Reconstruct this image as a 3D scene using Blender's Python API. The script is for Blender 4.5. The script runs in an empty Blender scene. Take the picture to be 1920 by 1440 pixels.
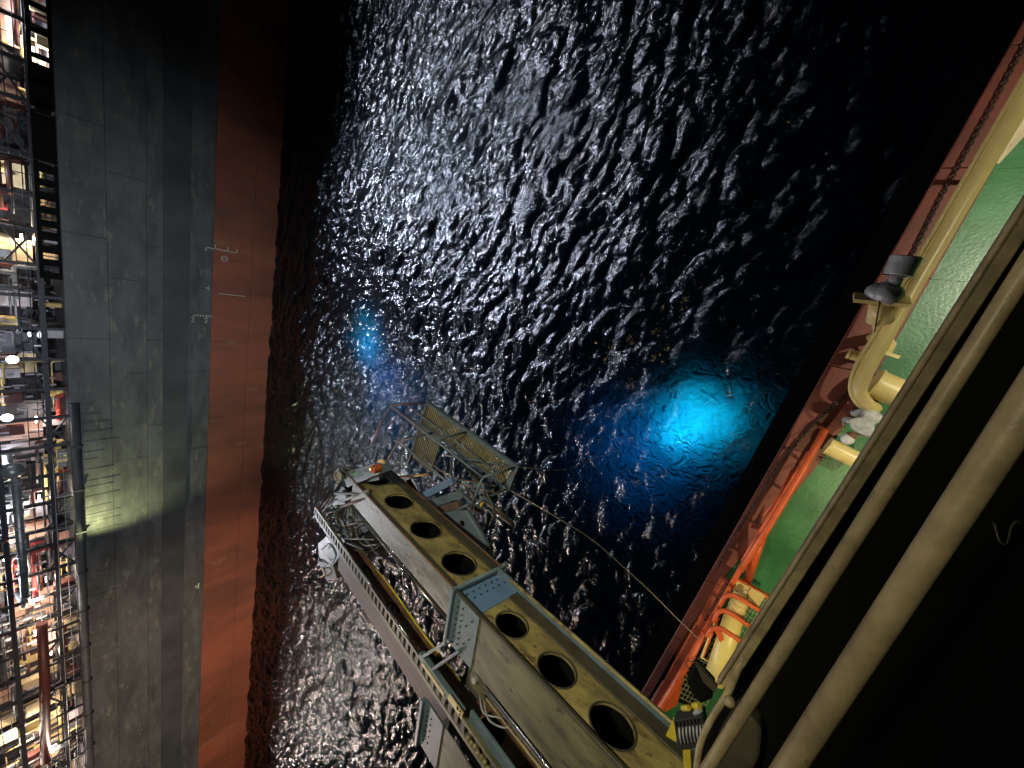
import bpy, math, random
import numpy as np
from mathutils import Vector, Matrix

random.seed(7)
rng = np.random.default_rng(11)
scene = bpy.context.scene
col = scene.collection

# ------------------------------------------------------------------ camera
RX = Vector((0.80619, 0.18644, -0.56151))      # camera right in world
RDN = Vector((0.26633, -0.96182, 0.06303))     # camera down in world
RFW = Vector((-0.52832, -0.20036, -0.82507))   # camera forward in world
CAM = Vector((0, 0, 20.0))
FPX, CPX, CPY = 720.0, 960.0, 720.0
cd = bpy.data.cameras.new('camera')
cam = bpy.data.objects.new('camera', cd); col.objects.link(cam)
up = -RDN; back = -RFW
cam.matrix_world = Matrix(((RX.x, up.x, back.x, CAM.x), (RX.y, up.y, back.y, CAM.y), (RX.z, up.z, back.z, CAM.z), (0, 0, 0, 1)))
cd.sensor_width = 36; cd.lens = 13.5; cd.clip_start = 0.05; cd.clip_end = 5000
scene.camera = cam
scene.render.resolution_x = 1024; scene.render.resolution_y = 768

# ------------------------------------------------------------------ world: night sky
w = bpy.data.worlds.new('World'); scene.world = w; w.use_nodes = True
nt = w.node_tree; bg = nt.nodes['Background']
sky = nt.nodes.new('ShaderNodeTexSky'); sky.sky_type = 'NISHITA'; sky.sun_disc = False
sky.sun_elevation = math.radians(4); sky.sun_rotation = math.radians(60)
nt.links.new(sky.outputs[0], bg.inputs[0]); bg.inputs[1].default_value = 0.0006
scene.view_settings.view_transform = 'Standard'; scene.view_settings.look = 'None'
scene.view_settings.exposure = 0.0; scene.view_settings.gamma = 1.0

def lamp(name, loc, target, power, color, size=0.2, angle=None, blend=0.5):
    d = bpy.data.lights.new(name, 'SPOT' if angle else 'POINT')
    d.energy = power; d.color = color; d.shadow_soft_size = size
    if angle: d.spot_size = math.radians(angle); d.spot_blend = blend
    o = bpy.data.objects.new(name, d); col.objects.link(o); o.location = loc
    if target is not None:
        o.rotation_euler = (Vector(target) - Vector(loc)).to_track_quat('-Z', 'Y').to_euler()
    return o

# extra unseen floodlights high on the tanker, placed to make the sea glitter
FK = 0.85
FLOODS = [
 # loc, target, W, colour, size, angle
 ((-50, 47, 42), (-20, 15, 0), 72000, (0.76, 0.81, 1.0), 2.0, 27),
 ((-49, 24, 34), (-21, 9, 0), 110000, (0.72, 0.78, 1.0), 1.8, 32),
 ((-49, 7, 27), (-25, 3, 0), 135000, (0.68, 0.76, 1.0), 1.6, 38),
 ((-48, -16, 23), (-25, -8, 0), 56000, (0.70, 0.77, 1.0), 1.2, 54),
 ((-49, -34, 24), (-24, -18, 0), 46000, (0.85, 0.88, 1.0), 1.2, 70),
 ((-50, -62, 26), (-25, -34, 0), 46000, (1.0, 0.84, 0.78), 1.2, 66),
 ((-50, -88, 26), (-22, -42, 0), 42000, (1.0, 0.80, 0.72), 1.2, 60),
]
for i, (l, t, p, c, s, a) in enumerate(FLOODS):
    lamp('extra_flood_lamp', l, t, p*FK, c, s, a, 0.7)
# unseen floodlights where the vessel's own would be, extra on gangway and hull
lamp('unseen_flood_lamp', (-3.2, 2.6, 25.0), (-3.4, -5.0, 15.5), 3000, (1.0, 0.93, 0.68), 0.25, 60, 0.9)
lamp('rail_fill_lamp', (-1.6, 1.6, 23.6), (0.35, -0.8, 19.0), 330, (1.0, 0.90, 0.66), 0.12, 70, 0.9)  # added fill lamp that brightens the foreground rails
lamp('unseen_flood_lamp', (7.5, 4.0, 19.0), (2.4, 2.5, 8), 5400, (1.0, 0.95, 0.72), 0.2, 66, 0.8)
lamp('unseen_flood_lamp', (6.5, -5.0, 18.5), (1.4, -6.5, 8), 2900, (1.0, 0.84, 0.46), 0.2, 60, 0.6)
lamp('unseen_flood_lamp', (9.0, -30.0, 24.0), (-44, -50, 4), 90000, (1.0, 0.80, 0.62), 0.4, 50, 0.9)
lamp('unseen_flood_lamp', (9.0, -12.0, 26.0), (-44, -11, 12), 40000, (0.86, 0.93, 1.0), 0.4, 52, 1.0)
lamp('hull_spot_lamp', (-42.3, -27.6, 15.3), (-44.6, -20.8, 9.6), 5200, (0.97, 1.0, 0.46), 0.25, 84, 0.8)
# thruster lights under water, with deeper lamps added for the blue halo
for (cx, cy, cz, col_, pw, n_, sp) in ((-2.3, -3.7, -0.75, (0.02, 0.80, 0.95), 26.0, 9, 1.2), (-28.3, -5.0, -0.9, (0.02, 0.60, 0.85), 13.0, 7, 1.7)):
    rr_0 = random.Random(4)
    for i in range(n_):
        a_ = i*2.399; q_ = sp*math.sqrt((i+0.3)/n_)
        lamp('underwater_lamp', (cx+q_*math.cos(a_), cy+q_*math.sin(a_), cz-rr_0.uniform(0, 0.45)), (cx+q_*math.cos(a_)*1.3, cy+q_*math.sin(a_)*1.3, 0.6), pw*rr_0.uniform(0.5, 1.4), col_, 0.08, 132, 1.0)
lamp('underwater_lamp', (-2.4, -4.0, -1.9), (-2.7, -4.4, 0), 150, (0.01, 0.42, 0.80), 0.6, 120, 1.0)
lamp('underwater_lamp', (-4.2, -5.6, -3.0), (-4.6, -6.2, 0), 110, (0.0, 0.27, 0.70), 1.0, 120, 1.0)
lamp('underwater_lamp', (-27.8, -5.4, -1.9), (-27.6, -5.6, 0), 150, (0.01, 0.42, 0.75), 0.5, 120, 1.0)
lamp('underwater_lamp', (-26.0, -6.8, -2.8), (-24, -9, 0), 120, (0.0, 0.28, 0.75), 1.0, 120, 1.0)

# ------------------------------------------------------------------ helpers
def ray(px, py): return RX*(px-CPX) + RDN*(py-CPY) + RFW*FPX
def P(px, py, z):
    r = ray(px, py); return CAM + r*((z-CAM.z)/r.z)

def tag(o, label=None, cat=None, group=None, kind=None):
    if label: o['label'] = label
    if cat: o['category'] = cat
    if group: o['group'] = group
    if kind: o['kind'] = kind
    return o
def thing(name, loc, label, cat, group=None):
    o = bpy.data.objects.new(name, None); col.objects.link(o); o.location = loc
    o.empty_display_size = 0.3
    return tag(o, label, cat, group)
def copy_tree(o, parent=None):
    c = o.copy(); col.objects.link(c); c.parent = parent
    for ch in [x for x in bpy.data.objects if x.parent == o and x != c]: copy_tree(ch, c)
    return c

def basis(d, hint=Vector((0, 0, 1))):
    d = Vector(d).normalized()
    if abs(d.dot(hint)) > 0.98: hint = Vector((0, 1, 0))
    a = d.cross(hint).normalized(); b = a.cross(d).normalized()
    return a, b
class MB:
    def __init__(s): s.v = []; s.f = []; s.sm = []
    def add(s, vs, fs, smooth=False):
        n = len(s.v); s.v += [tuple(v) for v in vs]
        for f in fs: s.f.append([n+i for i in f]); s.sm.append(smooth)
    def box(s, c, ax, ay, az):          # centre and half-vectors
        c = Vector(c); ax, ay, az = Vector(ax), Vector(ay), Vector(az)
        if ax.cross(ay).dot(az) < 0: ax = -ax
        vs = [c+i*ax+j*ay+k*az for k in (-1, 1) for j in (-1, 1) for i in (-1, 1)]
        s.add(vs, [(0,2,3,1),(4,5,7,6),(0,1,5,4),(2,6,7,3),(0,4,6,2),(1,3,7,5)])
        return s
    def abox(s, x0, x1, y0, y1, z0, z1):
        return s.box(((x0+x1)/2,(y0+y1)/2,(z0+z1)/2), ((x1-x0)/2,0,0), (0,(y1-y0)/2,0), (0,0,(z1-z0)/2))
    def bar(s, a, b, w, h=None, hint=Vector((0,0,1))):
        a, b = Vector(a), Vector(b); h = h or w; d = b-a
        p, q = basis(d, hint); return s.box((a+b)/2, p*w/2, d/2, q*h/2)
    def cyl(s, a, b, r, r2=None, n=12, cap=True):
        a, b = Vector(a), Vector(b); r2 = r if r2 is None else r2
        p, q = basis(b-a); vs = []
        for c, rr in ((a, r), (b, r2)):
            for i in range(n):
                t = 2*math.pi*i/n; vs.append(c + (p*math.cos(t)+q*math.sin(t))*rr)
        s.add(vs, [(i, (i+1) % n, n+(i+1) % n, n+i) for i in range(n)], True)
        if cap:
            s.add(vs[:n], [tuple(range(n))[::-1]]); s.add(vs[n:], [tuple(range(n))])
        return s
    def tube(s, pts, r, n=8, cap=True):
        pts = [Vector(p) for p in pts]; vs = []; m = len(pts); pa = None
        for k, p in enumerate(pts):
            d = (pts[min(k+1, m-1)] - pts[max(k-1, 0)]).normalized()
            if pa is None: a, b = basis(d)
            else:
                a = (pa - d*pa.dot(d)).normalized(); b = d.cross(a).normalized()*-1
                b = a.cross(d).normalized()
            pa = a
            for i in range(n):
                t = 2*math.pi*i/n; vs.append(p + (a*math.cos(t)+b*math.sin(t))*r)
        fs = [(k*n+i, k*n+(i+1) % n, (k+1)*n+(i+1) % n, (k+1)*n+i) for k in range(m-1) for i in range(n)]
        s.add(vs, fs, True)
        if cap: s.add(vs[:n], [tuple(range(n))[::-1]]); s.add(vs[-n:], [tuple(range(n))])
        return s
    def sphere(s, c, r, sx=1, sy=1, sz=1, n=12, m=8):
        c = Vector(c); vs = []
        for j in range(m+1):
            a = math.pi*j/m
            for i in range(n):
                t = 2*math.pi*i/n
                vs.append(c+Vector((r*sx*math.sin(a)*math.cos(t), r*sy*math.sin(a)*math.sin(t), r*sz*math.cos(a))))
        s.add(vs, [(j*n+i, (j+1)*n+i, (j+1)*n+(i+1) % n, j*n+(i+1) % n) for j in range(m) for i in range(n)], True)
        return s
    def prism(s, poly, off):            # closed polygon (3-D points) extruded by vector
        poly = [Vector(p) for p in poly]; off = Vector(off); n = len(poly)
        s.add(poly+[p+off for p in poly], [tuple(range(n))[::-1], tuple(range(n, 2*n))] + [(i, (i+1) % n, n+(i+1) % n, n+i) for i in range(n)])
        return s
    def build(s, name, m, parent=None, bevel=0, fix=True):
        me = bpy.data.meshes.new(name)
        off = Vector(parent_loc(parent))
        me.from_pydata([Vector(v)-off for v in s.v], [], s.f)
        me.polygons.foreach_set('use_smooth', s.sm)
        if fix:
            import bmesh
            bm = bmesh.new(); bm.from_mesh(me)
            bmesh.ops.remove_doubles(bm, verts=bm.verts, dist=1e-5)
            bmesh.ops.recalc_face_normals(bm, faces=bm.faces); bm.to_mesh(me); bm.free()
        me.materials.append(m)
        o = bpy.data.objects.new(name, me); col.objects.link(o)
        if parent: o.parent = parent
        if bevel:
            b = o.modifiers.new('bevel', 'BEVEL'); b.width = bevel; b.segments = 2; b.limit_method = 'ANGLE'
            me.polygons.foreach_set('use_smooth', [True]*len(me.polygons))
            e = o.modifiers.new('wn', 'WEIGHTED_NORMAL'); e.keep_sharp = True
        return o
def parent_loc(p):
    l = Vector((0, 0, 0))
    while p is not None: l = l + Vector(p.location); p = p.parent
    return l

# ------------------------------------------------------------------ materials
def mat(name, c1, c2=None, rough=0.5, metal=0.0, scale=3.0, bump=0.02, spots=None, spot_amt=0.55, emit=None, stretch=(1,1,1), bscale=None, coat=0, detail=8):
    m = bpy.data.materials.new(name); m.use_nodes = True
    n = m.node_tree; L = n.links; b = n.nodes['Principled BSDF']
    b.inputs['Roughness'].default_value = rough; b.inputs['Metallic'].default_value = metal
    if emit:
        b.inputs['Emission Color'].default_value = (*emit[0], 1); b.inputs['Emission Strength'].default_value = emit[1]
    tc = n.nodes.new('ShaderNodeTexCoord'); geo = n.nodes.new('ShaderNodeNewGeometry')
    mp = n.nodes.new('ShaderNodeMapping'); mp.inputs['Scale'].default_value = stretch
    L.new(geo.outputs['Position'], mp.inputs[0])
    no = n.nodes.new('ShaderNodeTexNoise'); no.inputs['Scale'].default_value = scale; no.inputs['Detail'].default_value = detail; no.inputs['Roughness'].default_value = 0.65
    L.new(mp.outputs[0], no.inputs['Vector'])
    c2 = c2 or tuple(x*0.7 for x in c1)
    r = n.nodes.new('ShaderNodeValToRGB'); r.color_ramp.elements[0].position = 0.36; r.color_ramp.elements[1].position = 0.62
    r.color_ramp.elements[0].color = (*c2, 1); r.color_ramp.elements[1].color = (*c1, 1)
    L.new(no.outputs[0], r.inputs[0]); out = r.outputs[0]
    if spots:
        n2 = n.nodes.new('ShaderNodeTexNoise'); n2.inputs['Scale'].default_value = scale*2.3; n2.inputs['Detail'].default_value = 10; n2.inputs['Roughness'].default_value = 0.7
        L.new(mp.outputs[0], n2.inputs['Vector'])
        r2 = n.nodes.new('ShaderNodeValToRGB'); r2.color_ramp.elements[0].position = spot_amt; r2.color_ramp.elements[1].position = spot_amt+0.08
        L.new(n2.outputs[0], r2.inputs[0])
        mx = n.nodes.new('ShaderNodeMix'); mx.data_type = 'RGBA'
        L.new(r2.outputs[0], mx.inputs['Factor']); L.new(out, mx.inputs[6]); mx.inputs[7].default_value = (*spots, 1); out = mx.outputs[2]
    L.new(out, b.inputs['Base Color'])
    rr = n.nodes.new('ShaderNodeMapRange'); rr.inputs['To Min'].default_value = max(0.05, rough-0.12); rr.inputs['To Max'].default_value = min(1, rough+0.15)
    L.new(no.outputs[0], rr.inputs[0]); L.new(rr.outputs[0], b.inputs['Roughness'])
    if bump:
        bn = n.nodes.new('ShaderNodeTexNoise'); bn.inputs['Scale'].default_value = bscale or scale*6; bn.inputs['Detail'].default_value = 6
        L.new(mp.outputs[0], bn.inputs['Vector'])
        bp = n.nodes.new('ShaderNodeBump'); bp.inputs['Distance'].default_value = bump; bp.inputs['Strength'].default_value = 0.6
        L.new(bn.outputs[0], bp.inputs['Height']); L.new(bp.outputs[0], b.inputs['Normal'])
    return m
M = {}
M['hull_black'] = mat('hazed_hull_black', (0.120,0.124,0.128), (0.066,0.069,0.071), 0.5, scale=0.5, bump=0.012, bscale=1.2, spots=(0.17,0.17,0.14), spot_amt=0.57, stretch=(1,0.5,1.6))  # black paint, its base lightened to hold the haze over the hull
M['hull_red'] = mat('hull_red_paint', (0.33,0.098,0.052), (0.16,0.058,0.036), 0.6, scale=0.22, bump=0.012, bscale=1.5, spots=(0.30,0.15,0.07), spot_amt=0.60, stretch=(1,1,0.35))
M['strip'] = mat('dark_grey_paint', (0.075,0.08,0.085), (0.04,0.043,0.047), 0.6, scale=0.25)
M['mark'] = mat('marking_paint', (0.62,0.60,0.52), None, 0.6, scale=6)
M['olive'] = mat('worn_cream_paint', (0.46,0.375,0.13), (0.20,0.165,0.07), 0.42, scale=2.2, bump=0.005, spots=(0.13,0.075,0.03), spot_amt=0.55, stretch=(1,2,2))
M['olive2'] = mat('dirty_steel_plate', (0.19,0.18,0.09), (0.075,0.075,0.045), 0.4, scale=1.8, bump=0.005, spots=(0.05,0.048,0.035), spot_amt=0.56, stretch=(0.5,2,2))
M['paleplate'] = mat('scuffed_grey_plate', (0.30,0.30,0.27), (0.11,0.11,0.09), 0.4, scale=1.8, bump=0.004, spots=(0.10,0.095,0.07), spot_amt=0.54, stretch=(0.6,2,2))
M['bluegrey'] = mat('blue_grey_paint', (0.15,0.21,0.25), (0.10,0.15,0.18), 0.4, scale=2.5, bump=0.003, spots=(0.09,0.10,0.09), spot_amt=0.64)
M['blue'] = mat('light_blue_paint', (0.16,0.29,0.50), (0.13,0.23,0.40), 0.4, scale=3, bump=0.003, spots=(0.15,0.14,0.09), spot_amt=0.66)
M['shade'] = mat('unlit_shell_black', (0.003,0.003,0.003), None, 0.9, scale=3, bump=0.0)  # shade on the vessel's unlit side put into a near-black colour
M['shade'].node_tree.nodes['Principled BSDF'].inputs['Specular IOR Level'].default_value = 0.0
M['dark'] = mat('dark_steel', (0.030,0.030,0.026), None, 0.55, scale=4)
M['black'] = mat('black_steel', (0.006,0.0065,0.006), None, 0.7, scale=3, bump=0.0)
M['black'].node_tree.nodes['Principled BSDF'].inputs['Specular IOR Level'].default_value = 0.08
M['rust'] = mat('rusty_steel', (0.24,0.11,0.05), (0.10,0.055,0.03), 0.7, scale=2.2, bump=0.006, spots=(0.22,0.17,0.07), spot_amt=0.56)
M['brown'] = mat('brown_primer', (0.17,0.12,0.10), (0.09,0.065,0.055), 0.55, scale=1.5, bump=0.004, spots=(0.09,0.055,0.05), spot_amt=0.58, stretch=(0.6,2,2))
M['flange'] = mat('grimy_flange', (0.085,0.078,0.05), (0.05,0.046,0.03), 0.45, scale=4, bump=0.004, spots=(0.20,0.13,0.07), spot_amt=0.66)
M['chrome'] = mat('polished_rod', (0.75,0.75,0.7), None, 0.12, 1.0, scale=5, bump=0)
M['galv'] = mat('galvanised_steel', (0.40,0.42,0.42), (0.26,0.28,0.29), 0.42, 0.15, scale=9, bump=0.002)
M['grating'] = mat('yellow_grating', (0.42,0.36,0.15), (0.28,0.24,0.11), 0.55, scale=6)
M['mesh'] = mat('green_grating', (0.42,0.48,0.27), (0.25,0.30,0.17), 0.5, scale=8)
M['green'] = mat('green_deck_paint', (0.050,0.20,0.070), (0.028,0.125,0.040), 0.33, scale=0.9, bump=0.006, bscale=14, spots=(0.10,0.27,0.15), spot_amt=0.60)
M['shell'] = mat('maroon_paint', (0.22,0.055,0.032), (0.14,0.035,0.022), 0.55, scale=1.2, bump=0.006)
M['orange'] = mat('orange_paint', (0.72,0.13,0.035), (0.55,0.09,0.025), 0.42, scale=3, bump=0.003, spots=(0.28,0.06,0.03), spot_amt=0.64)
M['redorange'] = mat('shadowed_orange_paint', (0.36,0.075,0.03), (0.22,0.05,0.025), 0.5, scale=3, bump=0.003)  # orange darkened to hold the shadow on the web plate
M['cream'] = mat('cream_paint', (0.78,0.62,0.25), (0.68,0.52,0.20), 0.32, scale=2, bump=0.002, spots=(0.45,0.30,0.10), spot_amt=0.70)
M['brightyellow'] = mat('bright_yellow_paint', (0.86,0.72,0.24), (0.74,0.60,0.20), 0.35, scale=2, bump=0.002, spots=(0.5,0.38,0.14), spot_amt=0.68)
M['yellow'] = mat('yellow_paint', (0.75,0.58,0.06), None, 0.45, scale=4, bump=0.002)
M['tube'] = mat('dirty_tan_rail', (0.42,0.34,0.18), (0.24,0.195,0.105), 0.42, scale=8, bump=0.0012, bscale=130, spots=(0.12,0.095,0.06), spot_amt=0.62)
M['rope'] = mat('hemp_rope', (0.42,0.38,0.30), None, 0.8, scale=20)
M['chain'] = mat('dark_chain', (0.035,0.026,0.02), None, 0.7, scale=10)
M['rubber'] = mat('black_rubber', (0.018,0.018,0.017), None, 0.6, scale=5)
M['white'] = mat('white_coverall', (0.62,0.62,0.58), (0.36,0.36,0.34), 0.8, scale=9, bump=0.01)
M['helmet'] = mat('white_helmet', (0.85,0.85,0.8), None, 0.3, scale=5, bump=0)
M['skin'] = mat('skin', (0.30,0.12,0.07), None, 0.6, scale=9, bump=0)
M['boots'] = mat('dark_boots', (0.02,0.018,0.016), None, 0.6, scale=9, bump=0)
M['gtag'] = mat('green_tape', (0.10,0.42,0.10), None, 0.6, scale=9, bump=0)
M['amber'] = mat('amber_plastic', (0.55,0.13,0.04), (0.4,0.08,0.02), 0.3, scale=9, bump=0)
M['pink'] = mat('pale_pink_bulkhead', (0.72,0.46,0.36), (0.5,0.30,0.24), 0.6, scale=0.8, bump=0.01)
M['buff'] = mat('buff_bulkhead', (0.76,0.62,0.38), (0.5,0.40,0.24), 0.6, scale=0.8, bump=0.01)
M['lilac'] = mat('pale_grey_bulkhead', (0.62,0.58,0.62), (0.42,0.38,0.44), 0.6, scale=0.8, bump=0.01)
M['redsteel'] = mat('red_steelwork', (0.55,0.06,0.05), None, 0.5, scale=2)
M['module'] = mat('module_steelwork', (0.035,0.037,0.05), None, 0.5, scale=1.5)
M['greypipe'] = mat('lagged_pipe', (0.32,0.34,0.36), (0.2,0.22,0.24), 0.35, 0.5, scale=2)
M['redpipe'] = mat('maroon_pipe', (0.12,0.035,0.03), None, 0.5, scale=2)
def emit_mat(name, c, s):
    m = bpy.data.materials.new(name); m.use_nodes = True
    n = m.node_tree; n.nodes.clear(); e = n.nodes.new('ShaderNodeEmission'); o = n.nodes.new('ShaderNodeOutputMaterial')
    e.inputs[0].default_value = (*c, 1); e.inputs[1].default_value = s; n.links.new(e.outputs[0], o.inputs[0]); return m
M['lamp_white'] = emit_mat('lit_white_lens', (0.85,0.92,1.0), 12)
M['lamp_warm'] = emit_mat('lit_warm_lens', (1.0,0.84,0.66), 14)
M['beacon'] = emit_mat('lit_beacon_lens', (1.0,0.85,0.45), 1.6)

# hull panels get the ripple that frames leave in ship plating
def add_ripple(m, scale, dist, direction='Y'):
    n = m.node_tree; L = n.links; b = n.nodes['Principled BSDF']
    geo = n.nodes.new('ShaderNodeNewGeometry'); wv = n.nodes.new('ShaderNodeTexWave')
    wv.bands_direction = direction; wv.inputs['Scale'].default_value = scale; wv.inputs['Distortion'].default_value = 5.0
    wv.inputs['Detail'].default_value = 3; wv.inputs['Detail Scale'].default_value = 0.6
    L.new(geo.outputs['Position'], wv.inputs[0])
    bp = n.nodes.new('ShaderNodeBump'); bp.inputs['Distance'].default_value = dist; bp.inputs['Strength'].default_value = 0.8
    old = b.inputs['Normal'].links[0].from_socket
    L.new(wv.outputs['Fac'], bp.inputs['Height']); L.new(old, bp.inputs['Normal']); L.new(bp.outputs[0], b.inputs['Normal'])
add_ripple(M['hull_black'], 0.21, 0.012); add_ripple(M['hull_red'], 0.12, 0.012)

# ------------------------------------------------------------------ sea
def make_water():
    N = 1280; LEN = 128.0; dx = LEN/N
    k = 2*np.pi*np.fft.fftfreq(N, d=dx); kx, ky = np.meshgrid(k, k, indexing='ij')   # axis 0 = x
    kk = np.hypot(kx, ky); kk[0, 0] = 1
    th = math.radians(-28)                                  # wave travel direction, off the x axis
    cosd = (kx*math.cos(th)+ky*math.sin(th))/kk
    kp = 2*np.pi/2.7
    spec = kk**-3.75*np.exp(-(kp/kk)**2)*(0.16+np.abs(cosd)**3)*np.exp(-(kk/26.0)**2)
    spec[0, 0] = 0
    a = np.sqrt(spec)*(rng.normal(size=(N, N))+1j*rng.normal(size=(N, N)))
    h = np.fft.ifft2(a).real
    gx = np.fft.ifft2(1j*kx*a).real; gy = np.fft.ifft2(1j*ky*a).real
    rms = math.sqrt((gx**2+gy**2).mean()); s = 0.33/rms
    dxh = np.fft.ifft2(-1j*kx/kk*a).real*s; dyh = np.fft.ifft2(-1j*ky/kk*a).real*s
    h *= s
    x0, x1, y0, y1 = -46.0, 10.0, -76.0, 34.0
    nx, ny = int((x1-x0)/dx), int((y1-y0)/dx)
    X, Y = np.meshgrid(x0+dx*np.arange(nx), y0+dx*np.arange(ny), indexing='ij')
    fade = np.minimum(1, np.minimum(np.minimum(np.arange(nx), np.arange(nx)[::-1])[:, None], np.minimum(np.arange(ny), np.arange(ny)[::-1])[None, :])/15.0)
    Hh = h[:nx, :ny]*fade; X = X + 0.75*dxh[:nx, :ny]*fade; Y = Y + 0.75*dyh[:nx, :ny]*fade
    co = np.stack([X, Y, Hh], -1).reshape(-1, 3)
    i = np.arange(nx-1)[:, None]*ny + np.arange(ny-1)[None, :]
    f = np.stack([i, i+ny, i+ny+1, i+1], -1).reshape(-1, 4)
    xe, ye = x0+dx*(nx-1), y0+dx*(ny-1); B = 3000.0; nb = len(co)
    outer = np.array([[x0,y0,0],[xe,y0,0],[xe,ye,0],[x0,ye,0],[-B,-B,0],[B,-B,0],[B,B,0],[-B,B,0]], float)
    fo = np.array([[4,5,1,0],[5,6,2,1],[6,7,3,2],[7,4,0,3]])+nb
    co = np.vstack([co, outer]); f = np.vstack([f, fo])
    me = bpy.data.meshes.new('sea_water'); me.vertices.add(len(co)); me.vertices.foreach_set('co', co.ravel())
    me.loops.add(f.size); me.loops.foreach_set('vertex_index', f.ravel().astype(np.int32))
    me.polygons.add(len(f)); me.polygons.foreach_set('loop_start', np.arange(0, f.size, 4, dtype=np.int32))
    me.update(calc_edges=True); me.polygons.foreach_set('use_smooth', np.ones(len(f), bool))
    me.update()
    o = bpy.data.objects.new('sea_water', me); col.objects.link(o); tag(o, kind='structure')
    m = bpy.data.materials.new('sea'); m.use_nodes = True; n = m.node_tree; L = n.links; n.nodes.clear()
    out = n.nodes.new('ShaderNodeOutputMaterial'); geo = n.nodes.new('ShaderNodeNewGeometry')
    prev = None
    for sc, dist, st in ((2.6, 0.042, 1.0), (9.0, 0.019, 1.0), (32.0, 0.0065, 1.0)):
        mp = n.nodes.new('ShaderNodeMapping'); mp.inputs['Rotation'].default_value = (0, 0, th*-1); mp.inputs['Scale'].default_value = (1.0, 0.62, 1)
        L.new(geo.outputs['Position'], mp.inputs[0])
        no = n.nodes.new('ShaderNodeTexNoise'); no.inputs['Scale'].default_value = sc; no.inputs['Detail'].default_value = 3; no.inputs['Roughness'].default_value = 0.6
        no.inputs['Distortion'].default_value = 0.4
        L.new(mp.outputs[0], no.inputs['Vector'])
        bp = n.nodes.new('ShaderNodeBump'); bp.inputs['Distance'].default_value = dist; bp.inputs['Strength'].default_value = st
        L.new(no.outputs[0], bp.inputs['Height'])
        if prev: L.new(prev.outputs[0], bp.inputs['Normal'])
        prev = bp
    pn = n.nodes.new('ShaderNodeTexNoise'); pn.inputs['Scale'].default_value = 0.45; pn.inputs['Detail'].default_value = 4; pn.inputs['Distortion'].default_value = 0.6
    mpp = n.nodes.new('ShaderNodeMapping'); mpp.inputs['Rotation'].default_value = (0, 0, -th); mpp.inputs['Scale'].default_value = (1.6, 0.6, 1); L.new(geo.outputs['Position'], mpp.inputs[0]); L.new(mpp.outputs[0], pn.inputs['Vector'])
    pr_ = n.nodes.new('ShaderNodeMapRange'); pr_.inputs['From Min'].default_value = 0.42; pr_.inputs['From Max'].default_value = 0.58; pr_.inputs['To Min'].default_value = 0.65; pr_.inputs['To Max'].default_value = 1.0
    L.new(pn.outputs[0], pr_.inputs[0])
    for nd in [x for x in n.nodes if x.bl_idname == 'ShaderNodeBump'][1:]: L.new(pr_.outputs[0], nd.inputs['Strength'])
    gl = n.nodes.new('ShaderNodeBsdfGlossy'); gl.inputs['Roughness'].default_value = 0.14; gl.inputs['Color'].default_value = (1, 1, 1, 1)
    df = n.nodes.new('ShaderNodeBsdfDiffuse'); df.inputs['Color'].default_value = (0.0005, 0.0009, 0.0018, 1)
    tr = n.nodes.new('ShaderNodeBsdfTranslucent'); tr.inputs['Color'].default_value = (0.10, 0.50, 0.75, 1)
    ad = n.nodes.new('ShaderNodeAddShader'); L.new(df.outputs[0], ad.inputs[0]); L.new(tr.outputs[0], ad.inputs[1])
    fr = n.nodes.new('ShaderNodeFresnel'); fr.inputs['IOR'].default_value = 1.34
    for x in (gl, df, fr): L.new(prev.outputs[0], x.inputs['Normal'])
    tn = n.nodes.new('ShaderNodeTexNoise'); tn.noise_type = 'RIDGED_MULTIFRACTAL'; tn.inputs['Scale'].default_value = 2.4; tn.inputs['Detail'].default_value = 3; tn.inputs['Distortion'].default_value = 1.0
    L.new(geo.outputs['Position'], tn.inputs['Vector'])
    tb = n.nodes.new('ShaderNodeBump'); tb.inputs['Distance'].default_value = 0.34; L.new(tn.outputs[0], tb.inputs['Height']); L.new(prev.outputs[0], tb.inputs['Normal'])
    L.new(tb.outputs[0], tr.inputs['Normal'])
    mx = n.nodes.new('ShaderNodeMixShader'); L.new(fr.outputs[0], mx.inputs[0]); L.new(ad.outputs[0], mx.inputs[1]); L.new(gl.outputs[0], mx.inputs[2])
    L.new(mx.outputs[0], out.inputs[0]); me.materials.append(m)
make_water()
UL = emit_mat('lit_cyan_lens', (0.02, 0.62, 0.85), 1.5); UL2 = emit_mat('lit_blue_lens', (0.01, 0.30, 0.75), 0.5)
for (c, m, lab, sx) in (((-2.1, -3.45, -1.6), UL, 'submerged light bank glowing cyan near the maroon gunwale', 1.0), ((-28.3, -5.0, -1.6), UL2, 'submerged light bank glowing dim blue near the tanker hull', 1.0)):
    t = thing('underwater_light', c, lab, 'underwater light', 'underwater lights'); c = Vector(c)
    MB().abox(c.x-0.5, c.x+0.5, c.y-0.5, c.y+0.5, c.z-0.16, c.z-0.1).build('frame', M['dark'], t)
    for i in range(6):
        p = c+Vector((0.35*math.cos(i*1.047), 0.35*math.sin(i*1.047), 0))
        MB().cyl(p-Vector((0,0,.1)), p, 0.09, n=12).build('lens', m, t)
sb = MB(); sb.abox(-3000, 3000, -3000, 3000, -30.2, -30.0)
tag(sb.build('seabed', M['black']), kind='structure')

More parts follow.
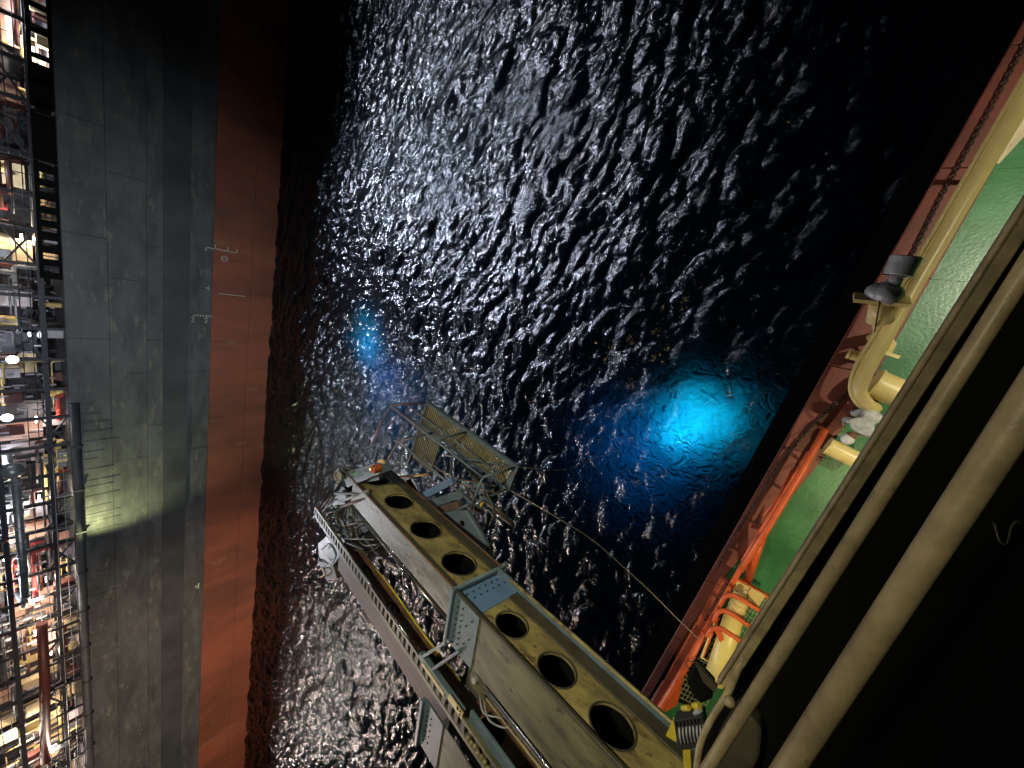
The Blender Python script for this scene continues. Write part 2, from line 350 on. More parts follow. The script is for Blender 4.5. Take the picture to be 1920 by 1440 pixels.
# ------------------------------------------------------------------ tanker hull
HX = -44.6
tanker = thing('tanker', (HX, -15, 0), 'huge black hulled tanker with a red boot top along the left side', 'ship')
b = MB(); b.abox(HX-40, HX-0.12, -130, 90, -8, 14.45); b.build('hull_core', M['black'], tanker)
def plate_mesh(name, w_, h_, m):
    q = MB(); q.box((0, 0, 0), (0.05, 0, 0), (0, w_/2-0.012, 0), (0, 0, h_/2-0.012)); o = q.build(name, m); me = o.data
    bpy.data.objects.remove(o); return me
strakes = [(-1.2, 2.1, 'r'), (2.1, 5.35, 'r'), (5.35, 7.65, 'b'), (7.65, 9.95, 'b'), (9.95, 12.25, 'b'), (12.25, 14.6, 'b')]
for si, (z0, z1, c) in enumerate(strakes):
    me = plate_mesh('hull_plate', 8.0, z1-z0, M['hull_red'] if c == 'r' else M['hull_black'])
    for j in range(-14, 10):
        o = bpy.data.objects.new('hull_plate', me); col.objects.link(o); o.parent = tanker
        y = j*8.0 + (3.0 if si % 2 else 0.0)
        o.location = (-0.05+random.uniform(-0.006, 0.006), y+15, (z0+z1)/2)
        o.rotation_euler = (0, random.uniform(-0.004, 0.004), random.uniform(-0.002, 0.002))
# a long doubler strake in darker paint than the plates around it
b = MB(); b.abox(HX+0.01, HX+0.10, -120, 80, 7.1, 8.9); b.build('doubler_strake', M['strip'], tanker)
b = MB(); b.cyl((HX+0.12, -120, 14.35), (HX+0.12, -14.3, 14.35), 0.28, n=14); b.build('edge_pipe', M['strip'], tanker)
for y in np.arange(-118, -15, 4.0):
    b = MB(); b.abox(HX-0.0, HX+0.42, y-0.06, y+0.06, 14.0, 14.62); b.build('pipe_clamp', M['module'], tanker)
for i in range(34):                                      # small stiffener lugs left on the shell
    y = -14.5-i*0.85+random.uniform(-.15, .15); l = random.uniform(0.5, 2.4)
    b = MB(); b.abox(HX, HX+0.03, y-0.04, y+0.04, 13.9-l, 13.95); b.build('shell_lug', M['hull_black'], tanker)
# painted marks
def mk(y0, y1, z0, z1): 
    q = MB(); q.abox(HX+0.004, HX+0.03, y0, y1, z0, z1); return q
b = mk(-0.25, -0.17, 3.4, 5.95)
for z in (5.9, 5.2, 4.2, 3.45): b.abox(HX+0.004, HX+0.03, -0.55 if z > 5.5 else -0.25, 0.15 if z < 5.5 else -0.17, z-0.04, z+0.04)
b.build('trim_mark', M['mark'], tanker)
b = MB()
for i in range(16):
    t0, t1 = 2*math.pi*i/16, 2*math.pi*(i+1)/16
    b.bar((HX+0.02, -0.95+0.24*math.cos(t0), 4.45+0.24*math.sin(t0)), (HX+0.02, -0.95+0.24*math.cos(t1), 4.45+0.24*math.sin(t1)), 0.06)
b.bar((HX+0.02, -0.95, 4.3), (HX+0.02, -0.95, 4.6), 0.06); b.build('ring_mark', M['mark'], tanker)
b = mk(-6.95, -6.85, 7.2, 8.15)
b.prism([(HX+0.01,-6.75,7.45),(HX+0.01,-6.75,7.95),(HX+0.01,-6.45,7.8),(HX+0.01,-6.45,7.6)], (0.03,0,0))
b.prism([(HX+0.01,-7.05,7.45),(HX+0.01,-7.05,7.95),(HX+0.01,-7.4,7.72)], (0.03,0,0))
b.build('tug_mark', M['mark'], tanker)
for i in range(7):
    b = mk(-6.62, -6.46, 6.55-i*0.2, 6.63-i*0.2); b.build('draft_mark', M['mark'], tanker)
for z in (6.78, 5.78):
    b = MB()
    for d in (0, 0.14, 0.28, 0.42): b.abox(HX+0.004, HX+0.03, -6.55-d*1.3-0.09, -6.55-d*1.3, z-0.11, z+0.11 if int(d*100) % 28 else z)
    b.build('draft_numeral', M['mark'], tanker)
b = mk(-3.95, -3.85, 5.5, 5.85); b.abox(HX+0.004, HX+0.03, -4.1, -3.72, 5.6, 5.68); b.build('arrow_mark', M['mark'], tanker)
b = mk(-4.32, -4.26, 2.6, 4.9); b.build('line_mark', M['mark'], tanker)
for (x, y) in ((372, 1098), (325, 1432)):
    r = ray(x, y); p = CAM + r*(HX/r.x)
    b = mk(p.y-0.35, p.y+0.35, p.z-0.06, p.z+0.06); b.abox(HX+0.004, HX+0.03, p.y-0.1, p.y+0.1, p.z+0.1, p.z+0.3); b.build('small_mark', M['mark'], tanker)
b = MB(); b.abox(HX-42, HX-0.3, -130, 90, 14.46, 14.62); b.build('main_deck', M['module'], tanker)

# ------------------------------------------------------------------ process modules on the tanker's deck
def light_tube(parent, p, l, warm, power):
    q = MB(); q.cyl(Vector(p)-Vector((0, l/2, 0)), Vector(p)+Vector((0, l/2, 0)), 0.06, n=8)
    o = q.build('lamp_tube', M['lamp_warm'] if warm else M['lamp_white'], parent)
    if power:
        lo = lamp('lamp_light', Vector(p)+Vector((0.0, 0, -0.25)), None, power, (1, 0.80, 0.62) if warm else (0.86, 0.92, 1.0), 0.12)
        lo.parent = parent; lo.location = Vector(lo.location)-parent_loc(parent)
    return o
def module(y0, y1, label, style):
    rnd = random.Random(int(y0*13)+5)
    X0 = HX-0.6; t = thing('process_module', (HX-3, (y0+y1)/2, 14.62), label, 'process module', 'process modules lined up along the tanker deck')
    zb = 14.62; ztop = 24.0
    wall = M[style['wall']]
    # deep bays: back bulkheads in panels
    n = max(1, int((y1-y0)/1.6)); dy = (y1-y0)/n
    for i in range(n):
        for (za, zc) in ((zb, 15.6), (15.75, 18.1), (18.4, 20.6)):
            if rnd.random() < style.get('gap', 0.25): continue
            m = wall if rnd.random() < 0.7 else M[rnd.choice(['buff', 'pink', 'lilac', 'module'])]
            x = X0-rnd.uniform(2.2, 4.5)
            MB().abox(x-0.08, x, y0+i*dy+0.05, y0+(i+1)*dy-0.05, za, zc).build('bulkhead_panel', m, t)
    MB().abox(X0-9, X0-8.8, y0, y1, zb, ztop).build('rear_bulkhead', M['module'], t)
    # frames
    k = 0; y = y0+0.15
    while y < y1:
        MB().abox(X0-0.22, X0, y-0.11, y+0.11, zb, ztop).build('column', M['module'], t)
        MB().abox(X0-3.2, X0-3.0, y-0.1, y+0.1, zb, ztop).build('column', M['module'], t)
        for z in (15.65, 18.2, 20.7):
            MB().abox(X0-3.0, X0-0.22, y-0.08, y+0.08, z-0.12, z+0.12).build('floor_beam', M['module'], t)
        if k % 2 == 0 and y+2.4 < y1:
            z = rnd.choice([zb, 15.8, 15.8])
            MB().bar((X0-0.1, y, z), (X0-0.1, y+2.4, z+1.45), 0.12).build('brace', M['module'], t)
            MB().bar((X0-0.14, y, z+1.45), (X0-0.14, y+2.4, z), 0.12).build('brace', M['module'], t)
        y += 2.4; k += 1
    for z in (15.65, 18.2, 20.7):
        MB().abox(X0-0.26, X0+0.02, y0, y1, z-0.15, z+0.15).build('edge_beam', M['module'], t)
        for zz in (0.55, 1.05):
            MB().cyl((X0, y0, z+zz), (X0, y1, z+zz), 0.03, n=6).build('hand_rail', M['module'], t)
        yy = y0+0.3
        while yy < y1:
            MB().cyl((X0, yy, z+0.15), (X0, yy, z+1.05), 0.03, n=6).build('rail_post', M['module'], t); yy += 1.2
    # pipework
    for i in range(style.get('pipes', 12)):
        x = X0-rnd.uniform(0.5, 3.2); z = rnd.uniform(zb+0.3, 20.5); r = rnd.choice([0.05, 0.07, 0.1, 0.16])
        m = M[rnd.choice(['greypipe', 'greypipe', 'module', 'redsteel' if style.get('red') else 'galv', 'redpipe', 'cream'])]
        ya = rnd.uniform(y0, y1-1.5); yb = min(y1, ya+rnd.uniform(1.5, 6)); R_ = 0.25
        pts = [(x, ya, z), (x, yb-R_, z)]
        for s in range(1, 5):
            a = math.pi/2*s/4; pts.append((x, yb-R_+R_*math.sin(a), z-R_+R_*math.cos(a)))
        pts.append((x, yb, max(zb, z-rnd.uniform(0.6, 2.5))))
        MB().tube(pts, r, 8).build('pipe', m, t)
    for i in range(style.get('gear', 6)):
        x = X0-rnd.uniform(0.6, 2.4); yy = rnd.uniform(y0+0.5, y1-0.5); z = zb+rnd.choice([0, 2.2])
        if rnd.random() < 0.5:
            MB().cyl((x, yy, z), (x, yy, z+rnd.uniform(0.7, 1.6)), rnd.uniform(0.15, 0.4), n=12).build('vessel_drum', M[rnd.choice(['greypipe', 'cream', 'redsteel', 'buff'])], t, bevel=0.03)
        else:
            MB().abox(x-.3, x+.3, yy-.35, yy+.35, z, z+rnd.uniform(.5, 1.3)).build('control_cabinet', M[rnd.choice(['lilac', 'buff', 'greypipe', 'redpipe'])], t, bevel=0.03)
    for i in range(style.get('slats', 0)):                # cable trays / ladders seen as short bright dashes
        z = rnd.uniform(15.0, 19.8); yy = rnd.uniform(y0, y1-0.8)
        MB().abox(X0-0.5, X0-0.35, yy, yy+0.09, z, z+rnd.uniform(0.2, 0.8)).build('cable_tray', M['lilac'], t)
    for (yy, z, x, warm, pw) in style['lamps']:
        light_tube(t, (X0-x, yy, z), style.get('ll', 0.5), warm, pw)
    return t
mods = [
 (22.5, 30.0, 'darkest process module, furthest forward on the tanker', dict(wall='lilac', lamps=[(26, 18.4, 1.6, 0, 200)])),
 (14.4, 22.3, 'pale lit module of pipes and platforms at the top of the picture', dict(wall='lilac', red=1, lamps=[(20, 18.4, 1.8, 0, 600), (16, 18.3, 1.6, 0, 600)])),
 (6.9, 14.2, 'module with red steelwork behind a row of bright square openings', dict(wall='pink', red=1, pipes=20, gear=10, lamps=[(12, 17.6, 1.2, 0, 1400), (8.8, 17.6, 1.6, 0, 1400), (10.5, 15.3, 1.0, 1, 500), (7.8, 15.3, 1.0, 1, 400)])),
 (3.4, 6.8, 'unlit black module between two lit ones', dict(wall='module', gap=0.0, pipes=2, gear=1, lamps=[])),
 (-3.9, 3.2, 'module with small buff lit openings near the black one', dict(wall='buff', pipes=16, gear=8, lamps=[(1.8, 18.3, 1.5, 0, 420), (-2.0, 16.3, 1.4, 1, 260), (-3, 18.3, 1.5, 1, 260)])),
 (-11.0, -4.1, 'dim module sprinkled with short bright cable trays', dict(wall='module', slats=50, pipes=12, lamps=[(-6.0, 18.8, 1.0, 1, 260), (-10.4, 18.9, 0.1, 0, 420), (-9.0, 16.3, .5, 0, 60)], ll=0.3)),
 (-18.2, -11.2, 'module with a glaring white floodlight and red drums', dict(wall='module', red=1, slats=44, pipes=12, gear=9, lamps=[(-14.6, 19.3, 0.1, 0, 420), (-16.0, 16.2, 1.0, 1, 160)], ll=0.5)),
 (-25.6, -18.4, 'module with a grey domed vessel and black lattice bracing', dict(wall='lilac', pipes=22, gear=8, slats=16, lamps=[(-20, 18.4, 1.6, 0, 240), (-24.5, 18.4, 1.6, 0, 360), (-23, 16.3, 1.2, 1, 220)])),
 (-34.4, -25.8, 'module with pale pink bulkheads and a thick lagged pipe', dict(wall='pink', red=1, pipes=26, gear=8, slats=14, lamps=[(-28, 18.3, 1.5, 1, 420), (-31.9, 17.1, -0.1, 1, 420), (-31, 16.2, 1.2, 1, 240)])),
 (-44.2, -34.6, 'module glowing orange behind a thick maroon pipe', dict(wall='pink', pipes=24, gear=8, slats=14, lamps=[(-35.1, 17.1, -0.1, 1, 500), (-41, 18.2, 1.5, 1, 600), (-39, 16.2, 1.4, 1, 300)])),
 (-56.5, -44.4, 'module with buff walls and a bright lamp at the bottom of the picture', dict(wall='buff', pipes=26, gear=9, slats=14, lamps=[(-47.5, 18.2, 1.5, 1, 750), (-48.85, 16.6, -0.1, 1, 500), (-54, 18.3, 1.5, 1, 600)])),
 (-68.0, -56.7, 'last lit module towards the tanker stern', dict(wall='pink', pipes=16, lamps=[(-60, 18.2, 1.5, 1, 700), (-65, 18.2, 1.5, 1, 500)])),
]
for y0, y1, lab, st in mods: module(y0, y1, lab, st)
# deck-edge screens with openings
def screen(y0, y1, opening, post, label, z1=15.5):
    t = thing('deck_screen', (HX-0.25, (y0+y1)/2, 14.62), label, 'screen', 'steel screens on the tanker deck edge')
    MB().abox(HX-0.3, HX-0.2, y0, y1, 14.62, 14.78).build('lower_panel', M['black'], t)
    MB().abox(HX-0.3, HX-0.2, y0, y1, z1, z1+0.22).build('upper_panel', M['black'], t)
    y = y0
    while y < y1:
        MB().abox(HX-0.31, HX-0.19, y, y+post, 14.785, z1-0.005).build('screen_panel', M['black'], t); y += opening+post
    y = y0+post+opening/2
    while y < y1:
        MB().abox(HX-0.27, HX-0.23, y-0.04, y+0.04, 14.785, z1-0.005).build('mullion', M['module'], t); y += opening+post
screen(6.9, 14.6, 1.15, 0.32, 'black deck screen with four large bright openings')
screen(-4.6, 3.4, 0.42, 0.5, 'black deck screen pierced by small buff slots')
screen(3.5, 6.6, 0.05, 3.0, 'solid black deck screen without any opening')
# two big pipes running along the modules
t = thing('lagged_pipe_run', (HX-0.2, -28, 16), 'thick shiny lagged pipe with an elbow along the module fronts', 'pipe')
pts = [(HX-0.25, -19.5, 17.5), (HX-0.25, -31.0, 17.5)] + [(HX-0.25-1.5*(1-math.cos(a)), -31-1.5*math.sin(a), 17.5) for a in np.linspace(0.2, 1.57, 6)] + [(HX-4, -32.6, 17.7)]
MB().tube(pts, 0.26, 14).build('pipe', M['greypipe'], t)
for y in np.arange(-31, -19.5, 1.3): MB().cyl((HX-0.25, y-0.04, 17.5), (HX-0.25, y+0.04, 17.5), 0.30, n=14).build('flange', M['galv'], t)
MB().sphere((HX-0.4, -19.6, 17.6), 0.62, n=16, m=10).build('domed_end', M['greypipe'], t)
t = thing('maroon_pipe_run', (HX-0.1, -44, 16), 'thick dull maroon pipe along the orange lit modules', 'pipe')
MB().tube([(HX-0.1, -34.0, 16.75), (HX-0.1, -40, 16.8), (HX-0.1, -49.3, 17.1)], 0.33, 14).build('pipe', M['redpipe'], t)
for y in np.arange(-48, -34.5, 3.2): MB().abox(HX-0.15, HX-0.05, y-.1, y+.1, 14.62, 16.3).build('support', M['module'], t)
# handrail on the tanker's deck edge
t = thing('deck_edge_railing', (HX-0.15, -40, 14.62), 'thin steel railing on the deck edge of the tanker', 'railing')
for z in (15.1, 15.6): MB().cyl((HX-0.15, -66, z), (HX-0.15, -18.6, z), 0.025, n=6).build('rail', M['galv'], t)
for y in np.arange(-66, -18.6, 1.5): MB().cyl((HX-0.15, y, 14.62), (HX-0.15, y, 15.62), 0.03, n=6).build('post', M['galv'], t)
# flood fixtures
fl = None
def glare(loc, label):
    t = thing('floodlight', loc, label, 'floodlight', 'glaring floodlights on the tanker')
    l = Vector(loc)
    MB().cyl(l+Vector((-0.35, 0, 0)), l, 0.2, 0.32, n=16).build('housing', M['dark'], t)
    MB().cyl(l+Vector((0.0, 0, 0)), l+Vector((0.03, 0, 0)), 0.29, n=16).build('lens', M['lamp_white'], t)
    MB().bar(l+Vector((-0.4, 0, 0)), l+Vector((-0.7, 0, -0.8)), 0.08).build('bracket', M['module'], t)
glare((HX+0.1, -10.66, 17.25), 'glaring white floodlight beside the dim module')
glare((HX+0.1, -15.07, 17.69), 'lower of the two white floodlights, just above the red drums')

# ------------------------------------------------------------------ own vessel (right)
def ex(y): return 1.13+0.147*y       # outer hull edge at deck level
def ix(y): return 2.02+0.120*y if y > -1.6 else max(ex(y)+0.25, 1.828+(y+1.6)*0.27)      # where the green deck begins
vessel = thing('support_vessel', (3, 0, 0), 'support vessel with green deck and maroon gunwale on the right', 'ship')
def slab(x0f, x1f, y0, y1, z0, z1):
    q = MB(); q.prism([(x0f(y0), y0, z0), (x1f(y0), y0, z0), (x1f(y1), y1, z0), (x0f(y1), y1, z0)], (0, 0, z1-z0)); return q
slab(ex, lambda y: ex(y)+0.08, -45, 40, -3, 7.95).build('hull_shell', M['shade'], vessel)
for i in range(-20, 18):
    slab(ex, lambda y: max(ix(y), ex(y)+0.25), i*2.2, i*2.2+2.19, 7.955, 8.09+0.004*(i % 2)).build('gunwale_plate', M['shell'], vessel, bevel=0.02)
for i in range(-20, 18):
    slab(ix, lambda y: 30, i*2.2, i*2.2+2.194, 7.9, 8.0+0.003*(i % 2)).build('deck_plate', M['green'], vessel)

# chain / rope on the gunwale
def chain_path():
    pix = [(1935, 60), (1860, 200), (1765, 370), (1700, 500), (1640, 655), (1598, 727), (1520, 800), (1462, 868), (1418, 940), (1380, 1000), (1345, 1062)]
    return [P(x, y, 8.16) for x, y in pix]
def interp(pts, step):
    out = [pts[0]]; 
    for a, b_ in zip(pts[:-1], pts[1:]):
        n_ = max(1, int((b_-a).length/step))
        for i in range(1, n_+1): out.append(a+(b_-a)*i/n_)
    return out
t = thing('mooring_chain', P(1520, 800, 8.12), 'dark chain lying along the maroon gunwale', 'chain')
cp = interp(chain_path(), 0.075)
q = MB()
for i, (a, c) in enumerate(zip(cp[:-1], cp[1:])):
    d = (c-a).normalized(); s, u = basis(d); m_ = (a+c)/2
    if i % 2: s, u = u, s
    pts = [m_+d*math.cos(k)*0.055+s*math.sin(k)*0.03 for k in np.linspace(0, 2*math.pi, 8, endpoint=False)]
    pts.append(pts[0]); q.tube(pts, 0.013, 5, cap=False)
o = q.build('links', M['chain'], t); o['kind'] = 'stuff'

# cream pipe along the rail with two thin pipes and its bent end
def smooth(pts, n=8):
    pts = [Vector(p) for p in pts]; out = []
    ext = [pts[0]*2-pts[1]]+pts+[pts[-1]*2-pts[-2]]
    for i in range(1, len(ext)-2):
        p0, p1, p2, p3 = ext[i-1:i+3]
        for k in range(n):
            t_ = k/n; out.append(0.5*((2*p1)+(p2-p0)*t_+(2*p0-5*p1+4*p2-p3)*t_*t_+(3*p1-p0-3*p2+p3)*t_**3))
    out.append(pts[-1]); return out
pr = thing('pipe_rail', P(1746, 480, 8.0), 'bright cream pipe rail bending down at its lower end', 'pipe')
main = [P(2010, 35, 9.2), P(1920, 186, 9.2), P(1832, 333, 9.2), P(1746, 480, 9.2), P(1690, 577, 9.2), P(1655, 640, 9.2), P(1622, 700, 9.2), P(1611, 733, 9.15), P(1626, 758, 8.95), P(1640, 765, 8.6)]
MB().tube(smooth(main), 0.135, 16).build('main_pipe', M['cream'], pr)
for off, r in ((-13, 0.035), (-8, 0.03)):
    pts = [P(2000+off*1.5, 40, 9.25)] + [P(x+off*1.6, y+off*0.3, 9.25) for x, y in ((1832, 333), (1746, 480), (1690, 577), (1655, 640), (1625, 690))] + [P(1608+off*1.1, 728, 9.2), P(1618+off*0.8, 758, 9.05), P(1634, 771, 8.7)]
    MB().tube(smooth(pts), r, 8).build('service_pipe', M['cream'], pr)
for y in (480, 300, 620):
    x = 1746+(480-y)*0.592; p = P(x, y, 9.2); MB().cyl((p.x+0.05, p.y, 8.0), (p.x+0.05, p.y, 9.1), 0.05, n=8).build('stanchion', M['cream'], pr)
# inclined cream plate behind it
t = thing('cream_plate', P(1880, 290, 8.0), 'sloping cream plate under the top end of the pipe rail', 'plate')
MB().prism([P(1960, 150, 8.6), P(1990, 180, 8.6), P(1872, 308, 8.15), P(1860, 306, 8.15)], (0, 0, 0.03)).build('plate', M['buff'], t)
MB().prism([P(1960, 150, 8.6), P(1860, 306, 8.15), P(1860, 306, 8.0), P(1960, 150, 8.0)], (0.02, 0, 0)).build('gusset', M['buff'], t)

# fire monitor
A = P(1645, 628, 9.1); Bp = P(1705, 470, 9.6)
mo = thing('fire_monitor', (A.x, A.y, 8.0), 'grey and cream fire monitor pointing along the pipe rail', 'water cannon')
def along(px, py, z): return P(px, py, z)
MB().cyl(P(1700, 480, 9.85), P(1683, 516, 9.8), 0.235, 0.215, n=20).build('nozzle', M['galv'], mo, bevel=0.02)
MB().cyl(P(1684, 512, 9.8), P(1673, 535, 9.75), 0.10, 0.12, n=14).build('barrel', M['galv'], mo)
q = MB(); q.sphere(P(1658, 549, 9.7), 0.24, 1.25, 0.85, 0.8, 18, 10); q.cyl(P(1642, 545, 9.72), P(1680, 556, 9.72), 0.19, n=14); q.build('swivel_body', M['galv'], mo)
q = MB(); d = P(1653, 566, 9.55)-P(1659, 552, 9.62); d.normalize(); c0 = P(1652, 562, 9.6); s_, u_ = basis(d)
q.box(c0, s_*0.42, u_*0.2, d*0.035); q.build('mounting_plate', M['cream'], mo)
MB().cyl(P(1653, 565, 9.55), P(1650, 600, 9.3), 0.19, 0.22, n=16).build('neck', M['cream'], mo)
q = MB(); q.prism([P(1630, 578, 9.3), P(1668, 588, 9.3), P(1656, 640, 9.05), P(1645, 634, 9.05)], (0, 0, -0.25)); q.build('gusset_body', M['cream'], mo, bevel=0.02)
q = MB(); q.prism([P(1672, 628, 8.9), P(1682, 645, 8.9), P(1672, 664, 8.85), P(1655, 658, 8.85)], (0, 0, -0.08)); q.build('bracket', M['cream'], mo, bevel=0.015)
MB().bar(P(1652, 659, 8.85), P(1686, 670, 8.85), 0.07, 0.06).build('foot_bar', M['cream'], mo)
MB().tube(smooth([P(1650, 548, 9.85), P(1648, 575, 9.75), P(1642, 610, 9.5), P(1638, 632, 9.1), P(1628, 655, 8.8)]), 0.012, 6).build('cable', M['chain'], mo)
MB().cyl((A.x+.1, A.y, 8), (A.x+.1, A.y, 9.1), 0.12, n=12).build('pedestal', M['cream'], mo)

def roller(px0, py0, px1, py1, z, r, m, label, nm='roller'):
    a, c = P(px0, py0, z), P(px1, py1, z); t_ = thing(nm, ((a.x+c.x)/2, (a.y+c.y)/2, 8), label, 'roller')
    MB().cyl(a, c, r, n=20).build('drum', m, t_, bevel=0.02)
    d_ = (c-a).normalized()
    MB().cyl(a-d_*0.03, a+d_*0.03, r*1.08, n=20).build('end_ring', m, t_)
    for e in (a+d_*0.15, c-d_*0.15): MB().abox(e.x-0.04, e.x+0.04, e.y-0.12, e.y+0.12, 8.0, z-r*0.5).build('cradle', M['dark'], t_)
roller(1640, 718, 1700, 745, 8.75, 0.30, M['cream'], 'fat cream drum inside the bend of the pipe rail')
roller(1553, 836, 1612, 866, 8.45, 0.20, M['cream'], 'cream roller on the green deck below the crewman')
roller(1593, 663, 1618, 672, 8.55, 0.11, M['cream'], 'short pipe stub sticking out over the gunwale', 'pipe_stub')

# crewman, bent forward
t = thing('person', P(1642, 770, 8.0), 'crewman in a white coverall and white helmet bending over the green deck', 'person')
def skin_body(name, verts, edges, radii, m, parent):
    me = bpy.data.meshes.new(name); off = parent_loc(parent)
    me.from_pydata([Vector(v)-off for v in verts], edges, []); me.materials.append(m)
    o = bpy.data.objects.new(name, me); col.objects.link(o); o.parent = parent
    o.modifiers.new('skin', 'SKIN'); me.skin_vertices.new(name='')if not me.skin_vertices else None
    for i, r in enumerate(radii): me.skin_vertices[0].data[i].radius = (r, r)
    me.skin_vertices[0].data[0].use_root = True
    s = o.modifiers.new('sub', 'SUBSURF'); s.levels = 2; s.render_levels = 2
    for p in me.polygons: p.use_smooth = True
    return o
pel = P(1636, 777, 8.93); che = P(1614, 802, 9.16); fw = (che-pel); fw.z = 0; fw.normalize(); sd = Vector((-fw.y, fw.x, 0)); Zv = Vector((0,0,1))
base_ = Vector((pel.x, pel.y, 8.0))+fw*-0.02
mid = (pel+che)/2+Zv*0.03; nk = che+fw*0.13+Zv*0.0; hd = nk+fw*0.12-Zv*0.02
V_ = [pel, mid, che, nk,
      pel+sd*0.11-Zv*0.05, base_+sd*0.14-fw*0.02+Zv*0.48, base_+sd*0.16-fw*0.06+Zv*0.1,
      pel-sd*0.11-Zv*0.05, base_-sd*0.14+fw*0.22+Zv*0.47, base_-sd*0.15+fw*0.16+Zv*0.1,
      che+sd*0.19-Zv*0.01, che+sd*0.26+fw*0.02-Zv*0.27, che+sd*0.18+fw*0.14-Zv*0.48,
      che-sd*0.19-Zv*0.01, che-sd*0.27+fw*0.03-Zv*0.26, che-sd*0.14+fw*0.16-Zv*0.48]
E_ = [(0,1),(1,2),(2,3),(0,4),(4,5),(5,6),(0,7),(7,8),(8,9),(2,10),(10,11),(11,12),(2,13),(13,14),(14,15)]
Rr = [0.145,0.14,0.165,0.06,0.11,0.075,0.06,0.11,0.075,0.06,0.085,0.06,0.042,0.085,0.06,0.042]
skin_body('body', V_, E_, Rr, M['white'], t)
MB().sphere(hd, 0.10, 1, 1, 1.05, 14, 10).build('head', M['skin'], t)
q = MB(); hc = hd+fw*0.085+Zv*0.02; q.sphere(hc, 0.125, 1, 1, 0.85, 16, 10); q.build('helmet', M['helmet'], t)
for s in (1, -1):
    f0 = V_[6] if s == 1 else V_[9]
    q = MB(); q.box(Vector((f0.x, f0.y, 8.05))+fw*0.07, fw*0.14, sd*0.05, Zv*0.05); q.build('boot', M['boots'], t, bevel=0.02)
    hp = V_[12] if s == 1 else V_[15]
    q = MB(); q.sphere(hp-Zv*0.05, 0.045, 1, 1, 1.2, 8, 6)
    for k in range(4): 
        f_ = hp-Zv*0.08+fw*(0.02+0.0)+sd*(k-1.5)*0.022; q.tube([f_, f_-Zv*0.045+fw*0.01, f_-Zv*(0.07+0.008*(k in (1,2)))+fw*0.0], 0.009, 6)
    q.tube([hp-Zv*0.05, hp-Zv*0.07-sd*s*0.045+fw*0.02, hp-Zv*0.10-sd*s*0.05+fw*0.04], 0.010, 6); q.build('hand', M['skin'], t)

# red bulwark plate + orange rails
t = thing('bulwark_plate', P(1530, 860, 8.0), 'dull red bulwark plate beside the top of the orange rails', 'plate')
MB().prism([P(1590, 752, 8.3), P(1603, 770, 8.3), P(1556, 826, 8.2), P(1497, 905, 8.15), P(1480, 902, 8.15), P(1512, 850, 8.2)], (0, 0, 0.03)).build('plate', M['shell'], t)
ra = thing('orange_railing', P(1460, 950, 8.0), 'bright orange double railing at the edge of the green deck', 'railing')
MB().tube([P(1548, 804, 9.0), P(1505, 882, 9.0), P(1440, 990, 9.0), P(1388, 1070, 9.0)], 0.075, 12).build('top_rail', M['orange'], ra)
MB().tube([P(1516, 848, 8.6), P(1470, 925, 8.6), P(1420, 1005, 8.6), P(1392, 1052, 8.6)], 0.045, 10).build('lower_rail', M['orange'], ra)
MB().tube([P(1487, 880, 8.5), P(1455, 940, 8.5), P(1432, 968, 8.5)], 0.035, 10).build('lower_rail', M['orange'], ra)
for (x, y) in ((1545, 810), (1505, 882), (1470, 940), (1425, 1012), (1392, 1064)):
    p = P(x, y, 9.0); MB().cyl((p.x+.02, p.y, 8.0), (p.x+.02, p.y, 9.0), 0.045, n=10).build('post', M['orange'], ra)
MB().cyl(P(1428, 1008, 8.9), P(1402, 1088, 8.35), 0.10, n=14).build('brace', M['orange'], ra)
q = MB(); q.prism([P(1440, 975, 8.4), P(1447, 962, 8.4), P(1437, 1008, 8.4), P(1420, 1005, 8.4)], (0, 0, 0.04)); q.build('gusset', M['orange'], ra)

# grating platform with yellow pipe and orange hoops
pf = thing('boarding_platform', P(1370, 1170, 8.0), 'open grating platform with orange border below the green deck', 'platform')
c0, c1, c2, c3 = P(1376, 1080, 8.5), P(1446, 1120, 8.5), P(1320, 1330, 8.5), P(1240, 1290, 8.5)
ug = (c1-c0); vg = (c3-c0); nu, nv = 12, 26
for i in range(nu+1): MB().bar(c0+ug*i/nu, c3+(c2-c3)*i/nu, 0.014, 0.03).build('bearing_bar', M['mesh'], pf)
for j in range(nv+1): MB().bar(c0+vg*j/nv, c1+(c2-c1)*j/nv, 0.014, 0.028).build('cross_bar', M['mesh'], pf)
MB().bar(c0+Vector((0,0,.06)), c1+Vector((0,0,.06)), 0.10, 0.12).build('border', M['orange'], pf, bevel=0.01)
MB().prism([P(1383, 1088, 8.62), P(1406, 1100, 8.62), P(1398, 1118, 8.62), P(1368, 1102, 8.62)], (0,0,.03)).build('deck_plate', M['cream'], pf)
MB().prism([P(1408, 1101, 8.62), P(1436, 1116, 8.62), P(1420, 1140, 8.62), P(1396, 1122, 8.62)], (0,0,.03)).build('deck_plate', M['cream'], pf)
MB().prism([P(1372, 1120, 8.45), P(1386, 1127, 8.45), P(1300, 1330, 8.45), P(1240, 1300, 8.45)], (0,0,-.02)).build('under_plate', M['black'], pf)
yp = thing('yellow_pipe', P(1362, 1190, 8.5), 'fat bright yellow pipe lying on the grating platform', 'pipe')
MB().cyl(P(1392, 1112, 8.85), P(1388, 1126, 8.9), 0.09, 0.17, n=16).build('reducer', M['cream'], yp)
MB().cyl(P(1388, 1122, 8.9), P(1378, 1152, 8.9), 0.19, n=20).build('spool', M['cream'], yp)
for k in range(4): MB().cyl(P(1386-3*k, 1129+9*k, 8.9), P(1385-3*k, 1131+9*k, 8.9), 0.215, n=20).build('flange', M['cream'], yp)
